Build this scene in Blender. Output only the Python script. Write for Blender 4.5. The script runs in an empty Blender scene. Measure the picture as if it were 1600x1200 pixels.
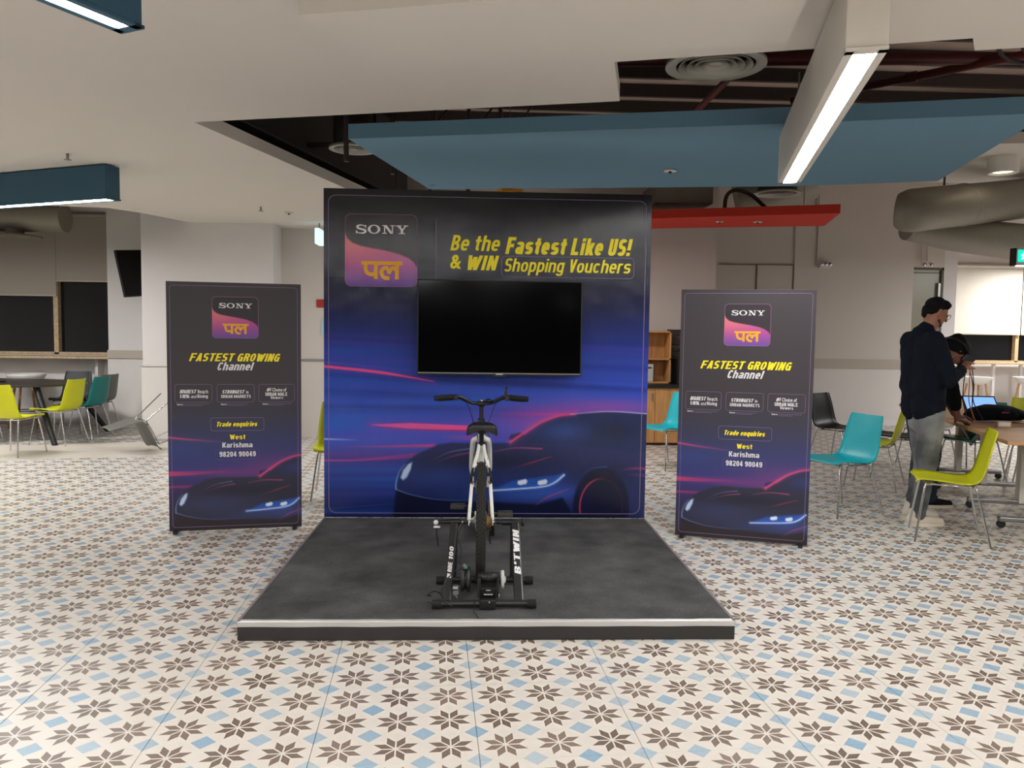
import bpy, bmesh, math, random
import numpy as np
from mathutils import Vector, Matrix, Euler
random.seed(7)
SC = bpy.context.scene
COL = SC.collection
PI = math.pi

# ------------------------------------------------------------------ camera
yaw, pitch, roll, cam_h, F = .0429, .0658, .0136, 1.5123, 1229.2
fw = Vector((math.sin(yaw)*math.cos(pitch), math.cos(yaw)*math.cos(pitch), -math.sin(pitch)))
rt = Vector((math.cos(yaw), -math.sin(yaw), 0)); up = rt.cross(fw)
r2 = math.cos(roll)*rt + math.sin(roll)*up; u2 = -math.sin(roll)*rt + math.cos(roll)*up
cam = bpy.data.cameras.new('camera'); camo = bpy.data.objects.new('camera', cam); COL.objects.link(camo)
cam.sensor_fit = 'HORIZONTAL'; cam.sensor_width = 36; cam.lens = F/1600*36; cam.clip_end = 100; cam.clip_start = .05
m = Matrix.Identity(4)
for i in range(3):
    m[i][0] = r2[i]; m[i][1] = u2[i]; m[i][2] = -fw[i]
m[2][3] = cam_h
camo.matrix_world = m
SC.camera = camo
# ------------------------------------------------------------------ world, lights, exposure
SC.view_settings.view_transform = 'Standard'; SC.view_settings.look = 'None'
SC.view_settings.exposure = 0.60; SC.view_settings.gamma = 1; SC.view_settings.use_curve_mapping = False
W = bpy.data.worlds.new('night'); SC.world = W; W.use_nodes = True
W.node_tree.nodes['Background'].inputs[0].default_value = (.02, .022, .03, 1)
W.node_tree.nodes['Background'].inputs[1].default_value = 1.0
def area(name, loc, sx, sy, power, rotz=0, col=(1, .985, .975), rx=0):
    l = bpy.data.lights.new(name, 'AREA'); l.shape = 'RECTANGLE'; l.size = sx; l.size_y = sy; l.energy = power; l.color = col
    o = bpy.data.objects.new(name, l); COL.objects.link(o); o.location = loc; o.rotation_euler = (rx, 0, rotz); return o
GR = -.258                                     # ceiling grid is turned by -14.8 degrees
# the linear ceiling lamps of the hall that the frame does not show (behind and beside the camera)
for i, (x, y) in enumerate([(-3.2, .2), (.4, -1.2), (3.6, .2), (-6.2, 4.2), (6.2, 2.2), (-1.0, -3.4), (3.2, -3.2)]):
    area('ceiling_linear_light', (x, y, 2.74), .12, 3.0, 58, GR)
area('right_rear_light', (9.3, 9.5, 2.9), .3, 3.0, 135, 0)
area('right_wall_washer', (10.9, 14.3, 2.9), .8, .3, 75, 0, (1, .95, .88))
area('left_rear_light', (-6.8, 9.2, 2.72), 2.0, .12, 70, .2)
area('centre_rear_light', (.3, 8.8, 2.8), 2.6, .3, 60, GR)

# ------------------------------------------------------------------ materials
def srgb(c):
    return tuple((v/255/12.92 if v/255 <= .04045 else ((v/255+.055)/1.055)**2.4) for v in c)
MATS = {}
def mat(name, rgb, rough=.6, metal=0, noise=0, nscale=20, bump=0, bscale=60, emit=0, coat=0, spec=.5, trans=0):
    if name in MATS: return MATS[name]
    m = bpy.data.materials.new(name); m.use_nodes = True; nt = m.node_tree; b = nt.nodes['Principled BSDF']
    c = srgb(rgb)
    b.inputs['Base Color'].default_value = (*c, 1); b.inputs['Roughness'].default_value = rough
    b.inputs['Metallic'].default_value = metal; b.inputs['Specular IOR Level'].default_value = spec
    if coat: b.inputs['Coat Weight'].default_value = coat; b.inputs['Coat Roughness'].default_value = .15
    if trans: b.inputs['Transmission Weight'].default_value = trans
    if emit:
        b.inputs['Emission Color'].default_value = (*c, 1); b.inputs['Emission Strength'].default_value = emit
    tc = nt.nodes.new('ShaderNodeTexCoord')
    n = nt.nodes.new('ShaderNodeTexNoise'); n.inputs['Scale'].default_value = nscale; n.inputs['Detail'].default_value = 3
    nt.links.new(tc.outputs['Object'], n.inputs['Vector'])
    mx = nt.nodes.new('ShaderNodeMix'); mx.data_type = 'RGBA'
    d = noise or .02
    mx.inputs[6].default_value = (*[v*(1-d) for v in c], 1); mx.inputs[7].default_value = (*[min(1, v*(1+d)) for v in c], 1)
    nt.links.new(n.outputs['Fac'], mx.inputs[0])
    if not emit: nt.links.new(mx.outputs[2], b.inputs['Base Color'])
    if bump:
        n2 = nt.nodes.new('ShaderNodeTexNoise'); n2.inputs['Scale'].default_value = bscale
        nt.links.new(tc.outputs['Object'], n2.inputs['Vector'])
        bp = nt.nodes.new('ShaderNodeBump'); bp.inputs['Strength'].default_value = bump; bp.inputs['Distance'].default_value = .01
        nt.links.new(n2.outputs['Fac'], bp.inputs['Height']); nt.links.new(bp.outputs[0], b.inputs['Normal'])
    MATS[name] = m; return m

def wood(name, rgb, scale=6, along=(1, .12, 1)):
    m = mat(name, rgb, .5); nt = m.node_tree; b = nt.nodes['Principled BSDF']
    tc = nt.nodes['Texture Coordinate']; mp = nt.nodes.new('ShaderNodeMapping'); mp.inputs['Scale'].default_value = [scale*a for a in along]
    n = nt.nodes.new('ShaderNodeTexNoise'); n.inputs['Scale'].default_value = 4; n.inputs['Detail'].default_value = 6
    cr = nt.nodes.new('ShaderNodeValToRGB'); c = srgb(rgb)
    cr.color_ramp.elements[0].position = .3; cr.color_ramp.elements[0].color = (*[v*.72 for v in c], 1)
    cr.color_ramp.elements[1].position = .7; cr.color_ramp.elements[1].color = (*[min(1, v*1.15) for v in c], 1)
    nt.links.new(tc.outputs['Object'], mp.inputs[0]); nt.links.new(mp.outputs[0], n.inputs['Vector'])
    nt.links.new(n.outputs['Fac'], cr.inputs[0]); nt.links.new(cr.outputs[0], b.inputs['Base Color']); return m

M_white = mat('white_paint', (224, 220, 219), .75, noise=.03, nscale=3)
M_ceil = mat('ceiling_paint', (220, 214, 205), .85, noise=.02, nscale=2)
M_wallr = mat('beige_paint', (212, 204, 196), .8, noise=.03, nscale=2)
M_wain = mat('wainscot_paint', (220, 215, 211), .6, noise=.02)
M_rail = mat('rail_paint', (186, 176, 164), .5)
M_blue = mat('blue_felt', (106, 144, 168), .95, noise=.12, nscale=180, bump=.3, bscale=300)
M_red = mat('red_felt', (206, 58, 42), .95, noise=.1, nscale=180, bump=.3, bscale=300)
M_orange = mat('orange_felt', (216, 140, 30), .95, noise=.1, nscale=180)
M_lampblue = mat('lamp_blue', (38, 84, 108), .5)
M_lampwhite = mat('lamp_white', (225, 220, 210), .5)
M_strip = mat('lamp_diffuser', (252, 252, 250), .5, emit=46)
M_glow = mat('downlight_lens', (255, 245, 225), .5, emit=3)
M_deck = mat('plenum_deck', (190, 168, 156), .8, noise=.25, nscale=2)
M_dark = mat('plenum_steel', (66, 56, 53), .7, noise=.2)
M_redpipe = mat('red_pipe', (92, 34, 32), .5, noise=.1)
M_duct = mat('galvanised_duct', (150, 145, 132), .55, .35, noise=.12, nscale=30)
M_grille = mat('grille_paint', (186, 184, 174), .5)
M_black = mat('black_plastic', (20, 20, 22), .45)
M_rubber = mat('rubber', (24, 23, 22), .85, noise=.2, nscale=80)
M_gloss = mat('screen_glass', (3, 3, 4), .10, spec=.4)
M_glass = mat('night_glass', (10, 12, 18), .08, spec=.6)
M_chrome = mat('chrome', (200, 200, 200), .18, 1)
M_steel = mat('steel', (150, 150, 150), .35, .9)
M_lime = mat('lime_shell', (206, 208, 10), .38, noise=.02)
M_cyan = mat('cyan_shell', (0, 172, 184), .38, noise=.02)
M_teal = mat('teal_shell', (0, 122, 118), .4, noise=.02)
M_grey = mat('grey_shell', (112, 112, 106), .5, noise=.02)
M_dgrey = mat('charcoal_shell', (44, 50, 54), .5, noise=.02)
M_bshell = mat('black_shell', (12, 12, 14), .35, spec=.3)
M_wshell = mat('white_shell', (226, 224, 220), .35)
M_oak = wood('oak', (196, 150, 104))
M_oakd = wood('oak_frame', (205, 180, 145), 8)
M_cab = wood('cabinet_oak', (206, 150, 90), 5, (1, 1, .12))
M_table = mat('dark_laminate', (52, 48, 46), .35, noise=.05)
M_frame = mat('bike_white', (232, 232, 226), .25, coat=.5)
M_tblack = mat('trainer_black', (34, 34, 36), .35, noise=.05)
M_print = mat('white_print', (228, 226, 228), .5)
M_yellow = mat('yellow_print', (252, 234, 24), .45)
M_amber = mat('amber_print', (236, 170, 24), .45)
M_line = mat('violet_line', (128, 108, 142), .5)
M_tape = mat('silver_tape', (196, 194, 192), .38, .35, noise=.06, nscale=8)
M_skin = mat('skin', (146, 96, 72), .55, noise=.05)
M_skin2 = mat('skin_dark', (112, 72, 54), .55, noise=.05)
M_hair = mat('hair', (6, 5, 5), .8, spec=.2, noise=.3, nscale=90, bump=.6, bscale=120)
M_navy = mat('navy_cloth', (15, 20, 31), .95, spec=.15, noise=.15, nscale=30, bump=.4, bscale=14)
M_blackcloth = mat('black_cloth', (13, 12, 15), .95, spec=.15, noise=.2, nscale=30, bump=.5, bscale=12)
M_djean = mat('dark_denim', (28, 42, 58), .9, noise=.2, nscale=40, bump=.4, bscale=20)
M_shoe = mat('shoe_white', (215, 205, 190), .6)

def jean_mat():
    m = mat('grey_denim', (92, 94, 98), .9, noise=.1, nscale=4, bump=.5, bscale=16); nt = m.node_tree; b = nt.nodes['Principled BSDF']
    n = nt.nodes['Noise Texture']; n.inputs['Scale'].default_value = 3.2
    cr = nt.nodes.new('ShaderNodeValToRGB')
    cr.color_ramp.elements[0].position = .38; cr.color_ramp.elements[0].color = (*srgb((70, 72, 76)), 1)
    cr.color_ramp.elements[1].position = .66; cr.color_ramp.elements[1].color = (*srgb((140, 140, 140)), 1)
    nt.links.new(n.outputs['Fac'], cr.inputs[0]); nt.links.new(cr.outputs[0], b.inputs['Base Color']); return m
M_jean = jean_mat()

def carpet_mat():
    m = mat('carpet', (56, 56, 57), .97, noise=.1, nscale=3, bump=.7, bscale=700); nt = m.node_tree; b = nt.nodes['Principled BSDF']
    tc = nt.nodes['Texture Coordinate']
    n = nt.nodes.new('ShaderNodeTexNoise'); n.inputs['Scale'].default_value = 260; n.inputs['Detail'].default_value = 2
    n3 = nt.nodes.new('ShaderNodeTexNoise'); n3.inputs['Scale'].default_value = 4; n3.inputs['Detail'].default_value = 6
    nt.links.new(tc.outputs['Object'], n.inputs['Vector']); nt.links.new(tc.outputs['Object'], n3.inputs['Vector'])
    ad = nt.nodes.new('ShaderNodeMath'); ad.operation = 'MULTIPLY'; nt.links.new(n.outputs['Fac'], ad.inputs[0]); nt.links.new(n3.outputs['Fac'], ad.inputs[1])
    cr = nt.nodes.new('ShaderNodeValToRGB')
    cr.color_ramp.elements[0].position = .12; cr.color_ramp.elements[0].color = (*srgb((54, 54, 56)), 1)
    cr.color_ramp.elements[1].position = .42; cr.color_ramp.elements[1].color = (*srgb((112, 111, 110)), 1)
    nt.links.new(ad.outputs[0], cr.inputs[0]); nt.links.new(cr.outputs[0], b.inputs['Base Color']); return m
M_carpet = carpet_mat()

TH = -.0621; S0 = .187; T0 = 2.684                # tile grid: turn, phase across, phase along
def tile_mat(pale=False):
    m = bpy.data.materials.new('encaustic_tile'); m.use_nodes = True; nt = m.node_tree; b = nt.nodes['Principled BSDF']
    N = nt.nodes.new; L = nt.links.new
    def MA(op, a, b_=None, c=None):
        n = N('ShaderNodeMath'); n.operation = op
        for i, v in enumerate((a, b_, c)):
            if v is None: continue
            if isinstance(v, (int, float)): n.inputs[i].default_value = v
            else: L(v, n.inputs[i])
        return n.outputs[0]
    g = N('ShaderNodeNewGeometry'); sp = N('ShaderNodeSeparateXYZ'); L(g.outputs['Position'], sp.inputs[0])
    X, Y = sp.outputs[0], sp.outputs[1]
    c, s = math.cos(TH), math.sin(TH)
    S = MA('SUBTRACT', MA('SUBTRACT', MA('MULTIPLY', X, c), MA('MULTIPLY', Y, s)), S0)
    T = MA('SUBTRACT', MA('ADD', MA('MULTIPLY', X, s), MA('MULTIPLY', Y, c)), T0)
    def cell(v): return MA('FLOOR', MA('DIVIDE', v, .2))
    def fold(v): return MA('ABSOLUTE', MA('SUBTRACT', MA('MULTIPLY', MA('FRACT', MA('DIVIDE', v, .2)), .2), .1))
    a, d = fold(S), fold(T)
    u, v = MA('MAXIMUM', a, d), MA('MINIMUM', a, d)
    al, be = MA('SUBTRACT', u, v), MA('MULTIPLY', v, 1.4142)
    star = MA('MULTIPLY', MA('GREATER_THAN', MA('MINIMUM', al, be), .0046), MA('LESS_THAN', MA('MAXIMUM', al, be), .0475))
    dia = MA('LESS_THAN', MA('SUBTRACT', .2, MA('ADD', a, d)), .046)
    # per-motif tints
    def white(sx, ty):
        cb = N('ShaderNodeCombineXYZ'); L(sx, cb.inputs[0]); L(ty, cb.inputs[1]); w = N('ShaderNodeTexWhiteNoise'); w.noise_dimensions = '2D'; L(cb.outputs[0], w.inputs['Vector']); return w.outputs['Value']
    w1 = white(cell(S), cell(T)); w2 = white(cell(MA('ADD', S, .1)), cell(MA('ADD', T, .1)))
    nz = N('ShaderNodeTexNoise'); nz.inputs['Scale'].default_value = 9; nz.inputs['Detail'].default_value = 5; L(g.outputs['Position'], nz.inputs['Vector'])
    nzf = N('ShaderNodeTexNoise'); nzf.inputs['Scale'].default_value = 90; nzf.inputs['Detail'].default_value = 3; L(g.outputs['Position'], nzf.inputs['Vector'])
    def mixc(f, c1, c2):
        n = N('ShaderNodeMix'); n.data_type = 'RGBA'
        if isinstance(f, float): n.inputs[0].default_value = f
        else: L(f, n.inputs[0])
        for i, cc in ((6, c1), (7, c2)):
            if isinstance(cc, tuple): n.inputs[i].default_value = (*srgb(cc), 1)
            else: L(cc, n.inputs[i])
        return n.outputs[2]
    br = mixc(MA('ADD', MA('MULTIPLY', w1, .6), MA('MULTIPLY', nzf.outputs['Fac'], .5)), (98, 84, 74), (142, 126, 114))
    bl = mixc(MA('ADD', MA('MULTIPLY', w2, .8), MA('MULTIPLY', MA('SUBTRACT', nzf.outputs['Fac'], .5), .6)), (140, 170, 192), (186, 196, 200))
    base = mixc(nz.outputs['Fac'], (211, 204, 195), (221, 215, 206))
    col = mixc(star, base, br); col = mixc(dia, col, bl)
    if pale: col = mixc(.45, col, (200, 192, 180))
    L(col, b.inputs['Base Color']); b.inputs['Roughness'].default_value = .33; b.inputs['Specular IOR Level'].default_value = .4
    return m
M_tile = tile_mat()
M_tilefar = tile_mat()
M_grout = mat('grout', (120, 122, 126), .9)
M_plainfloor = mat('plain_terrazzo', (212, 204, 192), .3, noise=.05, nscale=6)

# ------------------------------------------------------------------ mesh building
class MB:
    def __init__(s): s.v = []; s.f = []; s.sm = []; s.mi = []
    def add(s, vs, fs, smooth=False, mi=0, M=None):
        o = len(s.v)
        s.v += [tuple(M @ Vector(v)) if M else tuple(v) for v in vs]
        s.f += [[i+o for i in f] for f in fs]; s.sm += [smooth]*len(fs); s.mi += [mi]*len(fs); return s
    def box(s, c, d, rz=0, rx=0, ry=0, bev=0, mi=0):
        M = Matrix.Translation(c) @ Euler((rx, ry, rz)).to_matrix().to_4x4()
        x, y, z = [k/2 for k in d]
        if bev:
            bm = bmesh.new(); bmesh.ops.create_cube(bm, size=1); bmesh.ops.scale(bm, vec=d, verts=bm.verts)
            bmesh.ops.bevel(bm, geom=bm.edges[:], offset=min(bev, .49*min(d)), segments=2, affect='EDGES', profile=.6)
            bm.verts.index_update(); s.add([v.co[:] for v in bm.verts], [[v.index for v in f.verts] for f in bm.faces], False, mi, M); bm.free(); return s
        vs = [(a*x, b*y, c_*z) for a in (-1, 1) for b in (-1, 1) for c_ in (-1, 1)]
        return s.add(vs, [(0, 1, 3, 2), (4, 6, 7, 5), (0, 4, 5, 1), (2, 3, 7, 6), (0, 2, 6, 4), (1, 5, 7, 3)], False, mi, M)
    def tube(s, pts, r, n=10, caps=True, closed=False, mi=0, flat=1.0):
        P = [Vector(p) for p in pts]; k = len(P); R = r if isinstance(r, (list, tuple)) else [r]*k
        vs = []; prev = None
        for i in range(k):
            if closed: t = (P[(i+1) % k]-P[i-1])
            else: t = P[min(i+1, k-1)]-P[max(i-1, 0)]
            t.normalize()
            if prev is None:
                a = Vector((0, 0, 1)) if abs(t.z) < .9 else Vector((1, 0, 0))
                n1 = t.cross(a).normalized()
            else:
                n1 = (prev - t*prev.dot(t)); n1 = n1.normalized() if n1.length > 1e-6 else t.orthogonal().normalized()
            prev = n1; n2 = t.cross(n1)
            for j in range(n):
                an = 2*PI*j/n; vs.append(P[i]+(n1*math.cos(an)+n2*math.sin(an)*flat)*R[i])
        fs = []
        for i in range(k if closed else k-1):
            for j in range(n):
                a = i*n+j; b = i*n+(j+1) % n; c = ((i+1) % k)*n+(j+1) % n; d = ((i+1) % k)*n+j
                fs.append((a, b, c, d))
        s.add(vs, fs, True, mi)
        if caps and not closed:
            s.add(vs[:n], [list(range(n))[::-1]], False, mi); s.add(vs[-n:], [list(range(n))], False, mi)
        return s
    def cyl(s, p0, p1, r0, r1=None, n=16, mi=0): return s.tube([p0, p1], [r0, r0 if r1 is None else r1], n, mi=mi)
    def ball(s, c, r, n=12, mi=0, M=None):
        rr = r if isinstance(r, (tuple, list)) else (r, r, r); vs = []; fs = []; k = max(4, n//2)
        for i in range(k+1):
            th = PI*i/k
            for j in range(n):
                ph = 2*PI*j/n; p = Vector((rr[0]*math.sin(th)*math.cos(ph), rr[1]*math.sin(th)*math.sin(ph), rr[2]*math.cos(th)))
                vs.append((M @ p if M else p)+Vector(c))
        for i in range(k):
            for j in range(n): fs.append((i*n+j, (i+1)*n+j, (i+1)*n+(j+1) % n, i*n+(j+1) % n))
        return s.add(vs, fs, True, mi)
    def prism(s, poly, z0, z1, mi=0, M=None):
        n = len(poly); vs = [(x, y, z0) for x, y in poly]+[(x, y, z1) for x, y in poly]
        fs = [list(range(n))[::-1], list(range(n, 2*n))]+[(i, (i+1) % n, n+(i+1) % n, n+i) for i in range(n)]
        return s.add(vs, fs, False, mi, M)
    def lathe(s, prof, c, axis='Z', n=32, mi=0):
        vs = []; k = len(prof)
        for r, h in prof:
            for j in range(n):
                a = 2*PI*j/n; x, y = r*math.cos(a), r*math.sin(a)
                p = (x, y, h) if axis == 'Z' else ((h, x, y) if axis == 'X' else (x, h, y)); vs.append(Vector(p)+Vector(c))
        return s.add(vs, [(i*n+j, i*n+(j+1) % n, (i+1)*n+(j+1) % n, (i+1)*n+j) for i in range(k-1) for j in range(n)], True, mi)
    def mesh(s, name, mats):
        me = bpy.data.meshes.new(name); me.from_pydata(s.v, [], s.f)
        me.polygons.foreach_set('use_smooth', s.sm); me.polygons.foreach_set('material_index', s.mi)
        for m_ in (mats if isinstance(mats, (list, tuple)) else [mats]): me.materials.append(m_)
        me.update(); bm = bmesh.new(); bm.from_mesh(me); bmesh.ops.recalc_face_normals(bm, faces=bm.faces[:]); bm.to_mesh(me); bm.free(); return me
    def build(s, name, mats, parent=None, loc=(0, 0, 0), rot=(0, 0, 0)):
        o = bpy.data.objects.new(name, s.mesh(name, mats)); COL.objects.link(o); o.parent = parent; o.location = loc; o.rotation_euler = rot; return o

def bx(c, d, **k): return MB().box(c, d, **k)
def tag(o, label=None, cat=None, group=None, kind=None):
    for k, v in (('label', label), ('category', cat), ('group', group), ('kind', kind)):
        if v: o[k] = v
    return o
def thing(name, label, cat, loc=(0, 0, 0), rz=0, group=None):
    o = bpy.data.objects.new(name, None); COL.objects.link(o); o.location = loc; o.rotation_euler = (0, 0, rz); o.empty_display_size = .1
    return tag(o, label, cat, group)
def struct(o): o['kind'] = 'structure'; return o
def dup(root, loc, rz, label, group=None):
    r = root.copy(); COL.objects.link(r); r.location = loc; r.rotation_euler = (0, 0, rz) if not isinstance(rz, tuple) else rz; r['label'] = label
    if group: r['group'] = group
    for ch in list(root.children):
        c = ch.copy(); COL.objects.link(c); c.parent = r
        for g in list(ch.children):
            d = g.copy(); COL.objects.link(d); d.parent = c
    return r
def arc(c, r, a0, a1, n, plane='XZ'):
    out = []
    for i in range(n+1):
        a = a0+(a1-a0)*i/n; x, y = r*math.cos(a), r*math.sin(a)
        out.append((c[0]+x, c[1], c[2]+y) if plane == 'XZ' else ((c[0], c[1]+x, c[2]+y) if plane == 'YZ' else (c[0]+x, c[1]+y, c[2])))
    return out
def smooth_path(pts, n=6):
    P = [Vector(p) for p in pts]; P = [P[0]*2-P[1]]+P+[P[-1]*2-P[-2]]; out = []
    for i in range(1, len(P)-2):
        for k in range(n):
            t = k/n; a, b, c, d = P[i-1:i+3]
            out.append(.5*((2*b)+(c-a)*t+(2*a-5*b+4*c-d)*t*t+(3*b-a-3*c+d)*t**3))
    return out+[P[-2]]

# ================================================================== STRUCTURE
# ---- floor of 60 cm tiles
floor = struct(bx((2, 3, -.06), (26, 26, .1)).build('floor', M_grout))
ax = Vector((math.cos(TH), -math.sin(TH))); ay = Vector((math.sin(TH), math.cos(TH)))
def tile_mesh(h=.299, z=0., bv=.0012, dp=.012):
    b = MB(); q = h-bv
    vs = [(-h, -h, -dp), (h, -h, -dp), (h, h, -dp), (-h, h, -dp), (-h, -h, z-bv), (h, -h, z-bv), (h, h, z-bv), (-h, h, z-bv), (-q, -q, z), (q, -q, z), (q, q, z), (-q, q, z)]
    b.add(vs, [(8, 9, 10, 11)]+[(4+i, 4+(i+1) % 4, 8+(i+1) % 4, 8+i) for i in range(4)]+[(i, (i+1) % 4, 4+(i+1) % 4, 4+i) for i in range(4)]); return b
tm = tile_mesh().mesh('floor_tile', M_tile)
cand = []
for i in range(-22, 24):
    for j in range(-16, 22):
        c = ax*(S0+.6*i+.3)+ay*(T0+.6*j+.3)
        if not (-10.9 < c.x < 14.9 and -9.9 < c.y < 15.9): continue
        dep = c.y; vis = False
        if dep > 1.3:
            px = 800+F*(c.x-dep*.043)/dep; py = 519+F*cam_h/dep
            vis = -150/dep-40 < px < 1640+150/dep and py < 1330
        cand.append((dep if vis else 99+abs(dep), c))
cand.sort(key=lambda t: t[0])
rest = MB()
for k, (d, c) in enumerate(cand):
    if k < 280 and d < 99:
        o = bpy.data.objects.new('floor_tile', tm); COL.objects.link(o); o.parent = floor; o.location = (c.x, c.y, random.uniform(-.0002, .0002)); o.rotation_euler = (0, 0, -TH)
    else:
        rest.add(*[(lambda b: (b.v, b.f))(tile_mesh())][0], M=Matrix.Translation((c.x, c.y, 0)) @ Matrix.Rotation(-TH, 4, 'Z'))
tag(rest.build('floor_tile_field', M_tilefar, floor), kind='stuff')
# plain polished strip across the tiled floor at rear left
st = MB().prism([(-10, 7.72), (-3.2, 9.51), (-3.5, 10.73), (-10.3, 8.95)], -.004, .0025)
struct(st.build('trim_1', M_plainfloor))

# ---- walls
CH = 4.25
def wall(name, boxes, m_): 
    b = MB()
    for c, d in boxes: b.box(c, d)
    return struct(b.build(name, m_))
def seg(x0, x1, y0, y1, z0, z1): return (((x0+x1)/2, (y0+y1)/2, (z0+z1)/2), (x1-x0, y1-y0, z1-z0))
# rear left window wall (Y 12.4) with openings x -11..-6.49 z 1.12..1.97 and -6.43..-5.68 up to 2.2
wall('wall_rear_left', [seg(-11, -5.5, 12.4, 12.6, -.1, 1.08), seg(-11, -5.5, 12.4, 12.6, 2.9, CH), seg(-5.60, -5.4, 12.4, 12.6, 1.08, 2.9)], M_white)
wall('wall_rear_pier', [seg(-5.52, -4.3, 12.0, 12.55, -.1, CH)], M_white)
wall('wall_rear_column', [seg(-4.462, -2.74, 10.66, 12.05, -.1, CH)], M_white)
wall('wall_rear_centre', [seg(-2.8, 3.35, 11.1, 11.3, -.1, CH)], M_wallr)
wall('wall_rear_return', [seg(3.15, 3.35, 11.25, 13.3, -.1, CH)], M_wallr)
wall('wall_rear_right', [seg(2.2, 3.96, 13.0, 13.35, -.1, CH), seg(3.96, 5.30, 13.18, 13.35, -.1, CH), seg(5.30, 7.36, 13.15, 13.35, -.1, CH), seg(7.36, 7.92, 13.2, 13.35, 2.71, CH)], M_wallr)
wall('wall_rear_alcove', [seg(7.92, 8.15, 13.2, 15.5, -.1, CH)], M_white)
wall('wall_rear_far_right', [seg(8.1, 15, 15.4, 15.6, -.1, 1.04), seg(8.1, 15, 15.4, 15.6, 2.6, CH), seg(8.1, 9.46, 15.4, 15.6, 1.04, 2.6)], M_white)
wall('wall_right', [seg(15, 15.2, -10, 15.6, -.1, CH)], M_white)
wall('wall_left', [seg(-11.2, -11, -10, 12.6, -.1, CH)], M_white)
wall('wall_front', [seg(-11.2, 15.2, -10.2, -10, -.1, CH)], M_glass)
# rails and skirtings
def rail(n, *segs, m_=M_rail):
    b = MB()
    for s_ in segs: b.box(*seg(*s_), bev=.004)
    return struct(b.build('trim_%d' % n, m_))
rail(2, (-5.53, -4.462, 11.97, 12.0, 1.04, 1.165))
rail(3, (-4.48, -2.72, 10.64, 10.66, .985, 1.0))
rail(4, (-2.74, 2.1, 11.085, 11.1, 1.07, 1.10), m_=mat('grey_rail', (140, 138, 140), .5))
rail(5, (5.30, 7.38, 13.12, 13.15, .97, 1.12))
rail(6, (5.30, 7.38, 13.135, 13.15, .0, .10), (-5.53, -4.462, 11.98, 12.0, 0, .1), (-11, -5.5, 12.38, 12.4, 0, .1), m_=M_white)
wn = MB()      # wainscot panels a finger proud of the wall
wn.box(*seg(-4.475, -2.73, 10.645, 10.66, .02, .98)); wn.box(*seg(5.32, 7.38, 13.135, 13.15, .1, .97)); wn.box(*seg(-5.53, -4.47, 11.985, 12.0, .1, 1.03))
struct(wn.build('trim_7', M_wain))
# recessed wall niche doors on the rear right wall
def cab_door(x0, x1, z0, z1, name, label):
    t = thing(name, label, 'panel', ((x0+x1)/2, 13.18, z0))
    w = x1-x0
    bx((0, -.012, (z1-z0)/2), (w-.015, .024, z1-z0-.015), bev=.003).build('door_leaf', M_wallr, t)
    MB().box((w/2-.0045, -.02, (z1-z0)/2), (.009, .03, z1-z0)).box((0, -.02, z1-z0-.004), (w, .03, .009)).build('shadow_gap', mat('gap', (110, 98, 84), .8), t)
cab_door(3.98, 4.655, .02, 2.70, 'wall_panel', 'left flush beige panel door above the right banner, below the red ceiling raft')
cab_door(4.665, 5.29, .02, 2.705, 'wall_panel', 'right flush beige panel door above the right banner, nearer the emergency light')

# ---- ceiling (2.9 m) with the turned opening to the plenum
cd = Vector((math.cos(GR), math.sin(GR)))
poly = [(-11, -10), (15, -10), (15, .50), (2.378, 3.80), (2.273, 3.652), (.679, 4.105), (.826, 4.777), (-1.941, 5.513), (-1.341, 7.83), (-.49, 11.1),
        (-2.74, 11.1), (-2.74, 10.66), (-3.83, 10.66), (-4.12, 9.90), (-4.35, 9.53), (-5.48, 9.35), (-11, 8.45)]
struct(MB().prism(poly, 2.9, 2.995).build('ceiling', M_ceil))
slab = struct(bx((2, 3, CH+.05), (26.4, 26.4, .1)).build('ceiling_slab', M_deck))
struct(bx((-8.0, 11.0, 3.42), (6.0, 3.2, .12)).build('ceiling_rear_left', mat('grey_ceiling', (150, 142, 130), .8)))
# dropped white box soffit near the camera
sf = MB().prism([(-.753, 3.36), (1.20, 2.853), (1.34, 3.50), (-.51, 3.98)], 2.80, 2.899)
struct(sf.build('ceiling_soffit', M_ceil))
# white rear soffit at far right
struct(MB().prism([(4.9, 8.4), (12, 7.0), (12, 10.6), (5.0, 10.35)], 3.58, 3.7).build('ceiling_rear_right', M_ceil))
# ---- plenum steelwork: ribs of the deck, joists, red pipes, cables
for k in range(15):
    y = 3.2+k*.62
    bx((2.2, y, 4.18), (13, .05, .13)).build('joist', M_dark, slab)
for k, (x0, y0, x1, y1, z, r) in enumerate([(2.35, 3.5, 2.35, 10, 3.95, .035), (3.2, 3.0, 7.0, 7.5, 3.8, .03), (3.5, 2.8, 7.6, 7.2, 3.85, .03), (-2.2, 6.9, 6, 6.1, 3.75, .05), (2.9, 7.4, 6.5, 3.6, 3.7, .035)]):
    labs = ['red sprinkler pipe running away from the camera left of the white lamp', 'nearer of two diagonal red pipes at top right of the open ceiling', 'farther right of two diagonal red pipes at top right of the open ceiling',
            'thick dark red pipe across the opening just above the blue raft', 'red pipe crossing the others behind the white lamp']
    p = thing('sprinkler_pipe', labs[k], 'pipe', (x0, y0, z))
    MB().cyl((0, 0, 0), (x1-x0, y1-y0, 0), r, n=12).build('pipe_run', M_redpipe, p)
    d = Vector((x1-x0, y1-y0, 0))
    for t in (.2, .5, .8): q = d*t; e = d.normalized()*.04; MB().cyl(q-e, q+e, r*1.35, n=12).build('coupling', M_redpipe, p)
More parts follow.
